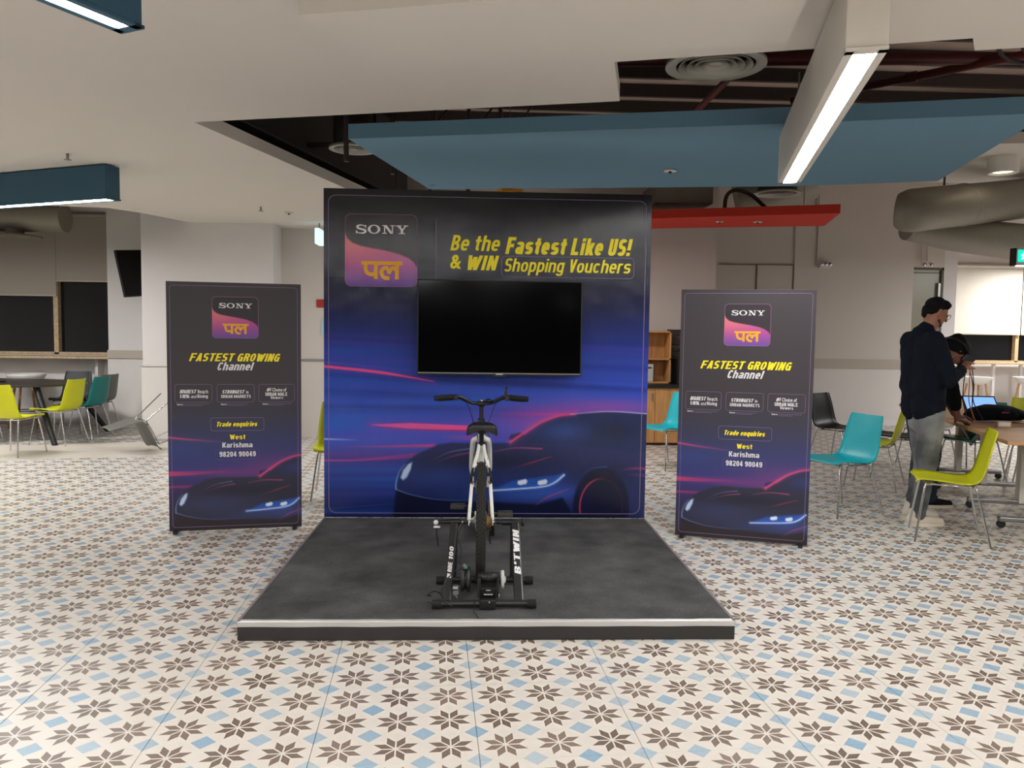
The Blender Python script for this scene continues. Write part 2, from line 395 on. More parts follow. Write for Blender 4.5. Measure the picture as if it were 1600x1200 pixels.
for k, (x, y) in enumerate([(4.15, 4.6), (4.95, 4.9)]):
    tag(MB().cyl((x, y, 3.0), (x, y, 4.2), .045 if k == 0 else .02, n=10).build('drop_pipe', M_redpipe if k == 0 else M_dark), ['thick dark red vertical pipe above right end of the blue raft', 'thin dark hanger rod near right edge above the blue raft'][k], 'pipe')
tr = MB()
for k in range(-2, 9): tr.box((3.2+k*.32, 4.2+k*.22, 3.86), (.03, .42, .02), rz=.62)
for s_ in (-1, 1): tr.box((4.2-s_*.12, 4.85+s_*.17, 3.86), (4.0, .02, .08), rz=.605)
t = thing('cable_tray', 'ladder cable tray crossing the open ceiling right of the white lamp', 'cable tray'); tr.build('rung_rails', M_duct, t)
for k in range(6):
    a = [(2.9+.25*k, 4.6+.2*k, 3.55+.1*(k % 3)), (3.5+.22*k, 5.2+.1*k, 3.35+.06*(k % 2)), (4.2+.2*k, 5.2+.25*k, 3.45+.05*k), (5.3+.1*k, 5.4-.2*k, 3.7)]
    tag(MB().tube(smooth_path(a, 6), .014, 6).build('cable_run', M_dark), ['leftmost','second from left','third from left','third from right','second from right','rightmost'][k]+' of six dark cables sagging above the blue raft', 'cable', 'sagging cables in the open ceiling')
for k in range(5):
    x = -1.15+.34*k
    tag(MB().cyl((x, 6.9+.5*k, 2.95), (x, 6.9+.5*k, 4.2), .022, n=8).cyl((x, 6.9+.5*k, 3.5), (x+.4, 7.2+.5*k, 4.15), .012, n=6).build('hanger_rod', M_dark),
        ['nearest','second','third','fourth','farthest'][k]+' of five thin dark braced hanger rods in left corner of ceiling opening', 'rod', 'hanger rods in left corner of opening')
tag(MB().box((-1.0, 7.6, 3.25), (.09, 2.6, .05), rz=1.45).box((-.9, 8.6, 3.0), (.03, .03, .6)).box((-.55, 8.8, 3.0), (.03, .03, .6)).box((-1.0, 7.6, 3.75), (.03, .03, .98)).build('pipe_bracket', M_dark), 'dark steel bracket frame left of the blue raft', 'bracket')
# black side wall of the plenum at the left and rectangular ducts
tag(bx((-1.75, 8.2, 3.62), (.5, 4.6, .9), rz=-.25, bev=.02).build('supply_duct', mat('black_duct', (50, 48, 48), .6)), 'dark rectangular duct inside left corner of the ceiling opening', 'duct')
d1 = thing('round_duct', 'pale wide duct above left end of the blue raft', 'duct', (-1.0, 6.1, 3.72))
MB().tube([(-1.1, .9, .1), (-.2, .35, .1), (.5, .1, .1), (.9, -.1, .25)], .32, 20).build('duct_run', M_duct, d1)

# ---- suspended rafts
raft = [(-1.0, 6.09), (2.066, 5.361), (3.62, 4.96), (4.196, 7.165), (3.011, 7.559), (-.512, 8.147)]
t = thing('ceiling_raft', 'large blue felt ceiling raft hung above the backdrop', 'ceiling panel', (1.6, 6.5, 2.95))
b = MB().prism([(x-1.6, y-6.5) for x, y in raft], 0, .11); b.build('panel', M_blue, t)
for x, y in ((-.4, 6.6), (2.6, 6.0), (.2, 7.7), (3.2, 7.1)): MB().cyl((x-1.6, y-6.5, .1), (x-1.6, y-6.5, 1.2), .005, n=6).build('hanger_wire', M_steel, t)
t = thing('ceiling_raft', 'long narrow red felt ceiling raft right of the backdrop', 'ceiling panel', (3.2, 10.2, 2.95))
b = MB().prism([(x-3.2, y-10.2) for x, y in [(1.0, 10.24), (4.198, 9.122), (4.486, 10.194), (1.3, 11.05)]], 0, .105); b.build('panel', M_red, t)
for x, y in ((2.4, 10.2), (4.0, 9.7)): MB().cyl((x-3.2, y-10.2, .1), (x-3.2, y-10.2, 1.25), .005, n=6).build('hanger_wire', M_steel, t)
t = thing('ceiling_raft', 'orange felt ceiling raft just showing above the backdrop', 'ceiling panel', (.3, 8.6, 2.9))
MB().prism([(-.09, -.6), (.02, -.62), (.14, -.35), (.05, .0), (-.12, 0)], .02, .16).build('panel', M_orange, t)
MB().cyl((0, -.3, .16), (0, -.3, 1.3), .004, n=6).build('hanger_wire', M_steel, t)
# little fittings let into the rafts
def rose(x, y, z, r, label, name='recessed_sensor'):
    t = thing(name, label, 'sensor', (x, y, z))
    MB().lathe([(0, -.006), (r*.55, -.006), (r*.6, -.010), (r, -.006), (r, .006), (0, .006)], (0, 0, 0), n=20).build('ring', M_lampwhite, t)
    MB().ball((0, 0, -.012), (r*.3, r*.3, .012), 10).build('lens', M_black, t)
rose(1.66, 6.94, 2.942, .055, 'small white round sensor in underside of the blue raft')
rose(3.03, 9.95, 2.942, .045, 'left small round fitting in underside of the red raft')
rose(3.5, 9.9, 2.942, .055, 'right small round fitting in underside of the red raft')
t = thing('fire_sprinkler', 'small sprinkler head hanging below white ceiling at far left', 'sprinkler', (-3.33, 6.6, 2.9))
MB().cyl((0, 0, 0), (0, 0, -.05), .012, n=8).lathe([(0, -.052), (.028, -.05), (.028, -.046), (0, -.044)], (0, 0, 0), n=12).build('deflector', M_steel, t)
t = thing('fire_sprinkler', 'small sprinkler head on white ceiling left of the backdrop', 'sprinkler', (-2.5, 9.2, 2.9))
MB().cyl((0, 0, 0), (0, 0, -.05), .012, n=8).lathe([(0, -.052), (.03, -.05), (.03, -.046), (0, -.044)], (0, 0, 0), n=12).build('deflector', M_steel, t)
rose(-2.28, 9.6, 2.895, .05, 'flat round sensor on white ceiling just left of the backdrop')

# ---- linear lamps
def linear_lamp(label, end, d, L, w, h, z, mh, s0=.02, near=True):
    d = Vector((*d, 0)).normalized(); t = thing('linear_lamp', label, 'ceiling lamp', (end[0], end[1], z), math.atan2(d.y, d.x))
    e = .012
    b = MB().box((L/2, 0, h/2+e), (L, w, h), bev=.006)
    b.box((L/2, w/2-e/2-.01, e/2), (L, e+.02, e)).box((L/2, -w/2+e/2+.01, e/2), (L, e+.02, e)).box((e, 0, e/2), (2*e+s0, w, e)).box((L-e, 0, e/2), (2*e+s0, w, e))
    b.build('housing', mh, t)
    bx((L/2, 0, e-.003), (L-2*s0-.04, w-.062, .010)).build('diffuser', M_strip, t)
    for x in (.4, L-.4): MB().cyl((x, 0, h), (x, 0, h+(.32 if x > 1 and mh is M_lampwhite else .02)), .006, n=6).build('suspension', M_steel, t)
    return t
linear_lamp('long white lit linear lamp at upper right below the blue raft', (1.417, 2.916), (2.51-1.667, 6.40-3.43), 2.63, .149, .31, 2.564, M_lampwhite)
linear_lamp('blue lit linear lamp at the top left corner of the picture', (-1.316, 3.088), (-.152, -.288), 2.2, .125, .26, 2.62, M_lampblue)
linear_lamp('blue lit linear lamp at left edge in front of windows', (-3.158, 7.0), (-1.35, .6), 2.7, .15, .275, 2.603, M_lampblue)

# ---- round air diffusers
def diffuser(label, x, y, z, r, collar=True, rx=0):
    t = thing('air_diffuser', label, 'air vent', (x, y, z))
    MB().lathe([(r, .0), (r, .02), (r*.8, .03), (r*.78, .01), (r*.8, 0), (r, 0)], (0, 0, 0), n=40).build('outer_ring', M_grille, t)
    for k, q in enumerate((.74, .58, .43, .28)):
        MB().lathe([(r*q, -.005), (r*(q-.02), .0), (r*(q-.13), .05), (r*(q-.12), .055), (r*q, .0), (r*q, -.005)], (0, 0, 0), n=36).build('cone_ring', M_grille, t)
    MB().ball((0, 0, .02), (r*.15, r*.15, .02), 16).build('centre_cap', M_grille, t)
    if collar: MB().lathe([(r*.82, .02), (r*.82, .32), (0, .32)], (0, 0, 0), n=32).build('collar', mat('duct_dark', (66, 64, 60), .6), t)
    return t
diffuser('large round ceiling air vent left of the white lamp', 1.56, 5.32, 3.3, .33)
diffuser('round air vent above left end of the blue raft', -1.16, 7.35, 3.15, .22)
diffuser('round air vent seen between blue raft and red raft', 4.0, 10.6, 3.42, .31)
t = thing('round_duct', 'grey tapering duct behind the red raft under round vent', 'duct', (4.0, 11.7, 3.62))
MB().tube([(-.2, 0, -.1), (.2, -.1, .0), (.8, -.2, .25)], [.36, .36, .36], 20).build('duct_run', M_duct, t)
MB().cyl((.2, -.1, .3), (.2, -.1, .60), .012, n=8).build('hanger', M_dark, t)
tag(MB().box((2.62, 10.55, 3.33), (.75, .8, .26)).build('duct_box', M_duct), 'grey rectangular duct behind left end of the red raft', 'duct')
tag(MB().tube(smooth_path([(3.07, 9.9, 3.05), (3.09, 9.9, 3.25), (3.2, 9.9, 3.33), (3.4, 9.9, 3.28), (3.6, 9.95, 3.14), (3.75, 10, 3.06)], 5), .024, 10).build('flexible_hose', M_dark), 'black bent hose looping over the red raft', 'hose')
# far left duct with vent
t = thing('round_duct', 'grey round duct under the ceiling at far left behind the lamp', 'duct', (-6.4, 11.4, 3.02))
MB().tube([(-3.0, 0, 0), (.45, 0, 0), (.6, 0, 0)], [.2, .2, .2], 20).build('duct_run', M_duct, t)
MB().lathe([(.34, .17), (.34, .2), (.05, .2)], (-.1, 0, -.45), n=28).lathe([(.12, .18), (.12, .4)], (-.1, 0, -.45), n=20).lathe([(.0, .19), (.34, .17)], (-.1, 0, -.45), n=28).build('vent_disc', M_duct, t)
# right ducts
t = thing('round_duct', 'large grey round duct at right edge with rounded end', 'duct', (4.9, 9.0, 3.0))
MB().tube(smooth_path([(-.02, .15, 0), (.12, .08, -.01), (.5, .2, .05), (1.7, .7, .24), (3.2, 1.3, .50)], 5), [.19, .21, .225, .24, .245]+[.25]*16, 24).build('duct_run', M_duct, t)
for k in (.9, 2.2): MB().lathe([(.252, -.02), (.262, 0), (.252, .02)], (0, 0, 0), 'X', 24).build('duct_joint', M_duct, t, (k, .2+.42*(k-.5), .05+.155*(k-.5)), (0, -.15, .4))
MB().cyl((.6, .25, .25), (.6, .25, 1.25), .012, n=6).build('hanger', M_dark, t)
t = thing('round_duct', 'lower grey branch duct at right edge above exit sign', 'duct', (5.5, 9.6, 2.82))
MB().tube([(-.3, -.1, .02), (.3, .0, -.02), (1.9, .2, -.14), (3.4, .3, -.26)], [.14, .2, .25, .26], 24).build('duct_run', M_duct, t)

# ---- wall and ceiling fittings at right
t = thing('cylinder_downlight', 'white cylinder downlight hanging near right edge above duct', 'ceiling lamp', (5.97, 8.9, 3.40))
MB().lathe([(0, .22), (.158, .22), (.16, .21), (.16, 0), (.14, 0), (.12, .03), (0, .03)], (0, 0, 0), n=32).build('shade', M_lampwhite, t)
MB().lathe([(0, .02), (.10, .02)], (0, 0, 0), n=24).build('lens', M_glow, t); MB().cyl((0, 0, .22), (0, 0, .84), .03, n=12).build('stem', M_black, t)
t = thing('exit_sign', 'green lit emergency exit sign hanging at right edge', 'sign', (5.62, 8.0, 2.27))
bx((.12, 0, .09), (.42, .06, .17), bev=.006).build('sign_body', M_white, t); bx((-.095, -.0, .09), (.02, .075, .18)).build('end_cap', M_black, t)
bx((-.005, -.033, .10), (.115, .004, .12)).build('sign_face', mat('exit_green', (0, 190, 150), .4, emit=1.4), t)
run = MB().ball((0, 0, .03), (.011, .003, .011), 10)
for q in ([(-.004, 0, .018), (.004, 0, -.012)], [(0, 0, .012), (-.026, 0, .004)], [(0, 0, .012), (.026, 0, .016)], [(.004, 0, -.01), (-.022, 0, -.034)], [(.004, 0, -.01), (.024, 0, -.036)]):
    run.tube(q, .007, 8)
run.build('running_figure', mat('exit_white', (235, 255, 245), .4, emit=2.5), t, (-.005, -.038, .10))
MB().cyl((.09, 0, .17), (.09, 0, 1.3), .012, n=8).build('hanger', M_black, t)
bx((.12, 0, -.0), (.34, .05, .012)).build('light_bar', M_glow, t)
t = thing('emergency_light', 'twin-spot emergency light on the beige wall under conduit', 'lamp', (5.80, 13.13, 2.70))
bx((0, -.03, 0), (.2, .06, .08), bev=.01).build('body', M_white, t)
for x in (-.07, .0, .07): MB().lathe([(0, -.05), (.03, -.05), (.035, -.04), (.02, 0)], (x, -.05, .02), 'Y', 16).build('lamp_head', M_chrome, t)
MB().cyl((-.12, 0, 0), (-.12, 0, 1.2), .014, n=8).cyl((-.16, 0, .9), (-.16, 0, 1.2), .014, n=8).build('conduit', M_wallr, t)
t = thing('emergency_light', 'small twin-spot emergency light above the glass door', 'lamp', (7.55, 13.12, 2.78))
bx((0, -.02, 0), (.18, .05, .05), bev=.01).build('body', M_white, t)
for x in (-.06, .06): MB().lathe([(0, -.05), (.03, -.05), (.035, -.04), (.02, 0)], (x, -.04, -.04), 'Y', 16).build('lamp_head', M_chrome, t)
MB().cyl((-.08, 0, 0), (-.08, 0, 1.1), .012, n=8).cyl((.02, 0, 0), (.02, 0, 1.1), .012, n=8).build('conduit', M_wallr, t)
# glass door in the rear right wall
d = struct(bx((7.64, 13.27, 1.355), (.56, .03, 2.71)).build('door_1', mat('frosted_glass', (150, 148, 130), .3)))
MB().box((7.905, 13.24, 1.355), (.035, .06, 2.71)).box((7.64, 13.24, 2.69), (.56, .06, .035)).box((7.64, 13.25, 2.62), (.56, .02, .012)).build('door_frame', mat('door_frame', (96, 88, 74), .5), d)
MB().box((7.85, 13.22, 1.9), (.05, .05, 1.1), bev=.008).build('door_handle', M_steel, d)

# ---- windows with roller blinds
def window(n, x0, x1, z0, z1, y, m_=M_glass):
    w = struct(bx(((x0+x1)/2, y+.08, (z0+z1)/2), (x1-x0, .012, z1-z0)).build('window_%d' % n, m_))
    f = .035; b = MB()
    b.box(((x0+x1)/2, y+.03, z0+f/2), (x1-x0, .1, f), bev=.003).box(((x0+x1)/2, y+.03, z1-f/2), (x1-x0, .1, f), bev=.003)
    b.box((x0+f/2, y+.03, (z0+z1)/2), (f, .1, z1-z0), bev=.003).box((x1-f/2, y+.03, (z0+z1)/2), (f, .1, z1-z0), bev=.003)
    b.build('window_frame', M_oakd, w); return w
window(1, -8.0, -6.48, 1.08, 2.9, 12.4); window(2, -6.48, -5.60, 1.08, 2.9, 12.4); window(3, -11, -8.0, 1.08, 2.9, 12.4)
window(4, 9.46, 10.80, 1.04, 2.6, 15.4); window(5, 10.80, 12.2, 1.04, 2.6, 15.4); window(6, 12.2, 15, 1.04, 2.6, 15.4)
def blind(label, x0, x1, z0, z1, y, m_, zr=None):
    t = thing('roller_blind', label, 'blind', ((x0+x1)/2, y, z0))
    bx((0, 0, (z1-z0)/2), (x1-x0, .006, z1-z0)).build('fabric', m_, t); bx((0, -.002, .0), (x1-x0, .022, .025), bev=.004).build('bottom_bar', M_rail, t)
    MB().cyl((-(x1-x0)/2, 0, z1-z0), ((x1-x0)/2, 0, z1-z0), .03, n=14).build('roller', m_, t)
M_bl = mat('blind_grey', (168, 160, 148), .8, noise=.03, nscale=40)
M_bw = mat('blind_white', (226, 222, 214), .8)
blind('beige roller blind left of the two, hanging lower at far left', -8.0, -6.452, 1.975, 3.2, 12.36, M_bl)
blind('beige roller blind beside the pier, drawn up higher', -6.448, -5.53, 2.20, 3.2, 12.36, M_bl)
blind('white roller blind over the far right windows, left one', 9.30, 10.82, 1.60, 2.95, 15.34, M_bw)
blind('white roller blind over the far right windows at picture edge', 10.84, 12.4, 1.60, 2.95, 15.34, M_bw)
# oak window boards / counters below
c = thing('window_counter', 'pale window counter shelf along far left windows', 'counter', (-8.2, 12.2, 1.0))
bx((0, .0, .045), (5.4, .42, .035), bev=.004).build('counter_top', M_oakd, c)
for x in (-2.5, 0, 2.4): bx((x, .1, -.16), (.04, .2, .35)).build('bracket', M_white, c)
c = thing('window_counter', 'pale oak window counter at far right on white legs', 'counter', (11.6, 15.1, 0))
bx((0, 0, 1.03), (4.6, .5, .035), bev=.004).build('counter_top', M_oakd, c)
for x in (-1.55, -1.0, 0, 1.4): bx((x, -.15, .5), (.05, .05, 1.02)).build('leg', M_white, c)
# television on the pier, turned to the side
t = thing('television', 'black wall-mounted television tilted beside the left column', 'television', (-4.75, 11.15, 2.22), .95)
bx((0, 0, 0), (.72, .045, .66), bev=.006, rx=-.0).build('case', M_black, t); bx((0, -.024, 0), (.69, .003, .62)).build('screen', M_gloss, t)
bx((0, .12, 0), (.1, .25, .1)).build('wall_bracket', M_black, t)
t.rotation_euler = (Matrix.Rotation(-.17, 3, 'Y') @ Matrix.Rotation(.95, 3, 'Z') @ Matrix.Rotation(-.05, 3, 'X')).to_euler(); t.location = (-4.77, 11.47, 2.28)
# signs half hidden behind the backdrop's left edge
t = thing('door_sign', 'small red sign on rear wall left of the backdrop', 'sign', (-2.13, 11.085, 1.82))
bx((0, 0, .055), (.26, .01, .11), bev=.003).build('plate', mat('sign_red', (176, 44, 36), .5), t)
t2 = thing('notice', 'pale blue notice on rear wall below the small red sign', 'notice', (-2.10, 11.088, 1.45))
bx((0, 0, .10), (.19, .006, .2)).build('sheet', mat('notice_blue', (176, 212, 222), .6), t2)
# lit wall sign
t3 = thing('lit_sign', 'small lit white box sign at left edge of backdrop near ceiling', 'sign', (-2.1, 10.5, 2.62))
bx((0, 0, .1), (.06, .3, .2), bev=.006).build('sign_body', mat('sign_lit', (190, 225, 235), .5, emit=.9), t3)
MB().cyl((0, 0, .2), (0, 0, .28), .01, n=8).build('hanger', M_steel, t3)

# ================================================================== PRINTED PANELS
def lin(c):
    c = np.asarray(c, float)/255; return np.where(c <= .04045, c/12.92, ((c+.055)/1.055)**2.4)
def sstep(a, b, x): t = np.clip((x-a)/(b-a), 0, 1); return t*t*(3-2*t)
class Art:
    """a printed picture worked out on a regular grid of points; units are the print's own design units"""
    def __init__(s, x0, y0, x1, y1, nx, ny):
        s.X, s.Y = np.meshgrid(np.linspace(x0, x1, nx), np.linspace(y0, y1, ny)); s.C = np.zeros((ny, nx, 3))
    def over(s, a, col): a = np.clip(a, 0, 1)[..., None]; s.C = s.C*(1-a)+np.asarray(col, float)*a
    def vgrad(s, stops):
        ys = [q[0] for q in stops]
        for k in range(3): s.C[..., k] = np.interp(s.Y, ys, [q[1][k] for q in stops])
    def poly(s, pts, soft):
        P = np.array(pts, float); ins = np.zeros(s.X.shape, bool); dm = np.full(s.X.shape, 1e9)
        for i in range(len(P)):
            x1, y1 = P[i]; x2, y2 = P[(i+1) % len(P)]
            c = ((y1 > s.Y) != (y2 > s.Y)) & (s.X < (x2-x1)*(s.Y-y1)/((y2-y1) or 1e-9)+x1); ins ^= c
            dm = np.minimum(dm, s.segd(x1, y1, x2, y2)[0])
        return np.clip(.5+np.where(ins, dm, -dm)/soft, 0, 1)
    def segd(s, x1, y1, x2, y2):
        dx, dy = x2-x1, y2-y1; t = np.clip(((s.X-x1)*dx+(s.Y-y1)*dy)/(dx*dx+dy*dy+1e-9), 0, 1)
        return np.hypot(s.X-x1-t*dx, s.Y-y1-t*dy), t
    def line(s, pts, w, col, a0=1, a1=1, glow=0, gcol=None, wends=None):
        Q = [tuple(p) for p in smooth2(pts)]; n = len(Q)-1; A = np.zeros(s.X.shape); Gl = np.zeros(s.X.shape)
        for i in range(n):
            d, t = s.segd(*Q[i], *Q[i+1]); u = (i+t)/n; al = a0+(a1-a0)*u
            ww = w if wends is None else np.interp(u, [0, .5, 1], [wends[0], w, wends[1]])
            A = np.maximum(A, al*np.clip((ww/2-d)/1.2+.5, 0, 1))
            if glow: Gl = np.maximum(Gl, al*np.exp(-(d/glow)**2))
        if glow: s.over(Gl*.45, gcol or col)
        s.over(A, col)
def smooth2(pts, n=5):
    if len(pts) < 3: return [pts[0], ((pts[0][0]+pts[-1][0])/2, (pts[0][1]+pts[-1][1])/2), pts[-1]]
    return [(p.x, p.y) for p in smooth_path([(x, y, 0) for x, y in pts], n)]

def speeding_car(A, k, ox, oy, body, low, glass, edge=(60, 110, 220)):
    """the dark sports car of the print; k, ox, oy place it"""
    f = lambda P: [(ox+(x-617)*k, oy+(y-742)*k) for x, y in P]; w = max(k, .75)
    hood = [(617, 775), (618, 760), (622, 735), (633, 720), (649, 706), (669, 697), (684, 690), (705, 687), (736, 688), (794, 687), (803, 678), (817, 675), (844, 654), (871, 643), (895, 639), (952, 635), (1015, 637), (1015, 830), (617, 830)]
    A.over(A.poly(f(hood), 4*w), body)
    # broad soft lights on the bodywork
    def blob(x, y, rx, ry, c, a):
        x, y = f([(x, y)])[0]; A.over(a*np.exp(-(((A.X-x)/(rx*k))**2+((A.Y-y)/(ry*k))**2)), c)
    blob(700, 745, 80, 22, edge, .30); blob(860, 765, 60, 16, edge, .55); blob(800, 772, 80, 12, edge, .35)
    blob(760, 715, 90, 14, (10, 14, 34), .5); blob(950, 735, 40, 18, (10, 14, 34), .35)
    A.over(A.poly(f([(617, 764), (655, 775), (713, 783), (770, 783), (842, 786), (880, 775), (900, 806), (900, 835), (610, 835)]), 5*w), low)
    # windows
    A.over(A.poly(f([(822, 686), (852, 657), (875, 645), (905, 641), (1015, 641), (1015, 700), (985, 699), (900, 689)]), 4*w), glass)
    blob(880, 668, 38, 16, edge, .35); blob(960, 665, 30, 14, (10, 20, 46), .5)
    A.over(A.poly(f([(793, 681), (797, 674), (812, 670), (820, 676), (808, 683)]), 2*w), (20, 34, 84))
    # wheel arch
    wx, wy = f([(942, 790)])[0]; d = np.hypot((A.X-wx)/(44*k), (A.Y-wy)/(62*k)); A.over(sstep(1.08, .96, d)*.85, (16, 18, 44))
    d2 = np.hypot((A.X-wx)/(34*k), (A.Y-wy)/(46*k)); side = np.clip((wx+10*k-A.X)/(30*k), .15, 1)*(A.Y < wy+10*k)
    A.over(np.exp(-((d2-1)/.035)**2)*side, (190, 60, 90))
    L = lambda P, *a, **q: A.line(f(P), *a, **q)
    L([(617, 763), (617, 752), (622, 735), (631, 722)], 1.6*w, (150, 190, 240), 1, .4)
    L([(617, 763), (640, 771), (675, 778), (715, 780), (765, 777)], 1.4*w, (110, 150, 220), .9, .1)
    A.over(A.poly(f([(628, 748), (624, 744), (628, 732), (636, 722), (642, 719), (640, 730), (634, 743)]), 3*w), (190, 215, 250))
    L([(669, 719), (699, 703), (736, 696)], 1.5*w, (130, 130, 190), .1, .9)
    L([(679, 719), (709, 708), (742, 702)], 1.8*w, (190, 70, 120), .1, .9)
    L([(770, 701), (804, 695), (846, 696)], 2.2*w, (200, 70, 120), .3, .8)
    L([(794, 730), (828, 719), (863, 708)], 2.6*w, (205, 60, 80), .15, .85, wends=(.5, .5))
    L([(796, 686), (817, 671), (843, 654), (871, 643), (897, 640)], 3.2*w, (225, 70, 130), 1, .7, glow=5*w)
    L([(890, 640), (950, 635), (1012, 638)], 1.8*w, (210, 190, 235), .5, .9)
    # headlamp
    A.over(A.poly(f([(772, 762), (800, 748), (882, 737), (872, 752), (850, 760)]), 5*w), (36, 82, 176))
    L([(766, 764), (810, 761), (850, 757), (868, 750), (882, 738)], 2.6*w, (190, 215, 250), .9, 1, glow=4*w, gcol=(70, 130, 240))
    for x in (816, 848): A.over(A.poly(f([(x-8, 753), (x-7, 748), (x+5, 745), (x+8, 748), (x+6, 753), (x-4, 755)]), 2*w), (225, 238, 255))
    L([(834, 790), (855, 775), (890, 761)], 2.6*w, (215, 60, 110), .2, .9, wends=(.6, .6))
    L([(1012, 727), (990, 727), (972, 730)], 4*w, (190, 50, 120), .7, .1); L([(1012, 738), (985, 737)], 5*w, (140, 50, 130), .5, .1)
    L([(905, 742), (925, 728), (950, 724)], 1.6*w, (60, 100, 180), .1, .7)

def paint_board(nx, ny):
    A = Art(505, 292, 1012, 808, nx, ny)
    A.vgrad([(292, (8, 9, 22)), (400, (11, 14, 32)), (470, (24, 30, 72)), (560, (50, 70, 166)), (620, (46, 78, 192)), (680, (44, 88, 208)), (715, (48, 56, 144)), (760, (28, 50, 130)), (808, (22, 34, 86))])
    rng = np.random.RandomState(3)
    for i in range(90):                                                    # streaming horizontal brush light
        y = rng.uniform(520, 800); x = rng.uniform(440, 1000); Lh = rng.uniform(60, 240); th = rng.uniform(1.5, 7)
        c = [(28, 96, 200), (60, 84, 190), (22, 40, 110), (80, 60, 170)][rng.randint(4)]
        A.over(.32*np.exp(-(((A.X-x)/Lh)**2+((A.Y-y-(A.X-x)*.04*(y < 620))/th)**2)), c)
    A.over(.75*np.exp(-(((A.X-520)/95)**2+((A.Y-657)/15)**2)), (26, 92, 196)); A.over(.6*np.exp(-(((A.X-530)/90)**2+((A.Y-545)/10)**2)), (44, 78, 180))
    A.over(.85*np.exp(-(((A.X-860)/95)**2+((A.Y-655)/32)**2)), (146, 70, 172)); A.over(.5*np.exp(-(((A.X-960)/90)**2+((A.Y-628)/14)**2)), (190, 70, 150))
    A.over(.45*np.exp(-(((A.X-640)/150)**2+((A.Y-686)/22)**2)), (90, 74, 190)); A.over(.5*np.exp(-(((A.X-560)/100)**2+((A.Y-708)/10)**2)), (110, 50, 140))
    L = A.line
    L([(505, 568), (595, 577), (675, 590)], 4.2, (244, 80, 134), .95, .95, glow=7, gcol=(120, 60, 170), wends=(4, 1))
    L([(505, 561), (640, 573)], 1.2, (130, 90, 190), .6, .2)
    L([(578, 660), (640, 661), (735, 664)], 9, (246, 84, 156), .85, .95, glow=9, gcol=(170, 60, 170), wends=(1, 8)); L([(600, 666), (735, 668)], 3, (190, 40, 110), .3, .8)
    L([(690, 678), (745, 680)], 7, (180, 70, 160), .1, .6); L([(525, 695), (600, 694), (676, 692)], 4, (206, 66, 146), .1, .9, wends=(1, 5)); L([(505, 717), (560, 716), (655, 707)], 3.4, (190, 60, 150), .8, .5, wends=(3, 8))
    L([(505, 683), (557, 684)], 2, (190, 210, 245), .9, .1); L([(780, 641), (900, 640)], 5, (200, 60, 150), .1, .7, glow=10, gcol=(160, 60, 160)); L([(505, 795), (640, 784)], 1, (60, 90, 170), .5, .2)
    speeding_car(A, 1.0, 617, 742, (30, 40, 92), (12, 20, 52), (22, 38, 84)); return A
def paint_banner(nx, ny):
    A = Art(265, 440, 468, 829, nx, ny)
    A.vgrad([(440, (54, 49, 54)), (600, (58, 51, 57)), (640, (54, 52, 66)), (690, (50, 56, 104)), (735, (52, 54, 124)), (770, (44, 40, 84)), (829, (38, 32, 44))])
    A.over(.6*np.exp(-(((A.X-430)/60)**2+((A.Y-735)/24)**2)), (134, 60, 122)); A.over(.45*np.exp(-(((A.X-280)/50)**2+((A.Y-700)/14)**2)), (46, 72, 140))
    A.over(.55*np.exp(-(((A.X-350)/60)**2+((A.Y-738)/6)**2)), (140, 50, 120)); A.over(.5*np.exp(-(((A.X-290)/60)**2+((A.Y-760)/7)**2)), (90, 44, 110))
    L = A.line
    L([(265, 681), (300, 685), (345, 689)], 2.4, (206, 72, 110), .95, .3, glow=4, gcol=(110, 60, 140), wends=(2.5, .8)); L([(265, 738), (300, 738), (355, 736)], 6, (206, 60, 112), .9, .2, glow=5, gcol=(130, 50, 130), wends=(7, 1)); L([(265, 759), (331, 758)], 3, (180, 50, 110), .8, .3)
    L([(265, 649), (330, 651)], 3, (50, 60, 96), .5, .1)
    speeding_car(A, .715, 275, 785, (40, 40, 62), (40, 30, 38), (34, 36, 70), (64, 84, 160)); return A

def vcol_mat(name, rough, bump=0, coat=0, spec=.5):
    m = bpy.data.materials.new(name); m.use_nodes = True; nt = m.node_tree; b = nt.nodes['Principled BSDF']
    a = nt.nodes.new('ShaderNodeAttribute'); a.attribute_name = 'print'; nt.links.new(a.outputs['Color'], b.inputs['Base Color'])
    b.inputs['Roughness'].default_value = rough; b.inputs['Specular IOR Level'].default_value = spec
    if bump:
        tc = nt.nodes.new('ShaderNodeTexCoord'); w = nt.nodes.new('ShaderNodeTexWave'); w.inputs['Scale'].default_value = 46; w.inputs['Distortion'].default_value = .4
        n = nt.nodes.new('ShaderNodeTexNoise'); n.inputs['Scale'].default_value = 4; n.inputs['Detail'].default_value = 2
        nt.links.new(tc.outputs['Object'], w.inputs['Vector']); nt.links.new(tc.outputs['Object'], n.inputs['Vector'])
        bp = nt.nodes.new('ShaderNodeBump'); bp.inputs['Strength'].default_value = bump; bp.inputs['Distance'].default_value = .001; nt.links.new(w.outputs['Fac'], bp.inputs['Height'])
        bq = nt.nodes.new('ShaderNodeBump'); bq.inputs['Strength'].default_value = .35; bq.inputs['Distance'].default_value = .012; nt.links.new(n.outputs['Fac'], bq.inputs['Height'])
        nt.links.new(bp.outputs[0], bq.inputs['Normal']); nt.links.new(bq.outputs[0], b.inputs['Normal'])
    return m
M_vinyl = vcol_mat('printed_vinyl', .2, .5, spec=.5); M_sun = vcol_mat('printed_board', .5)
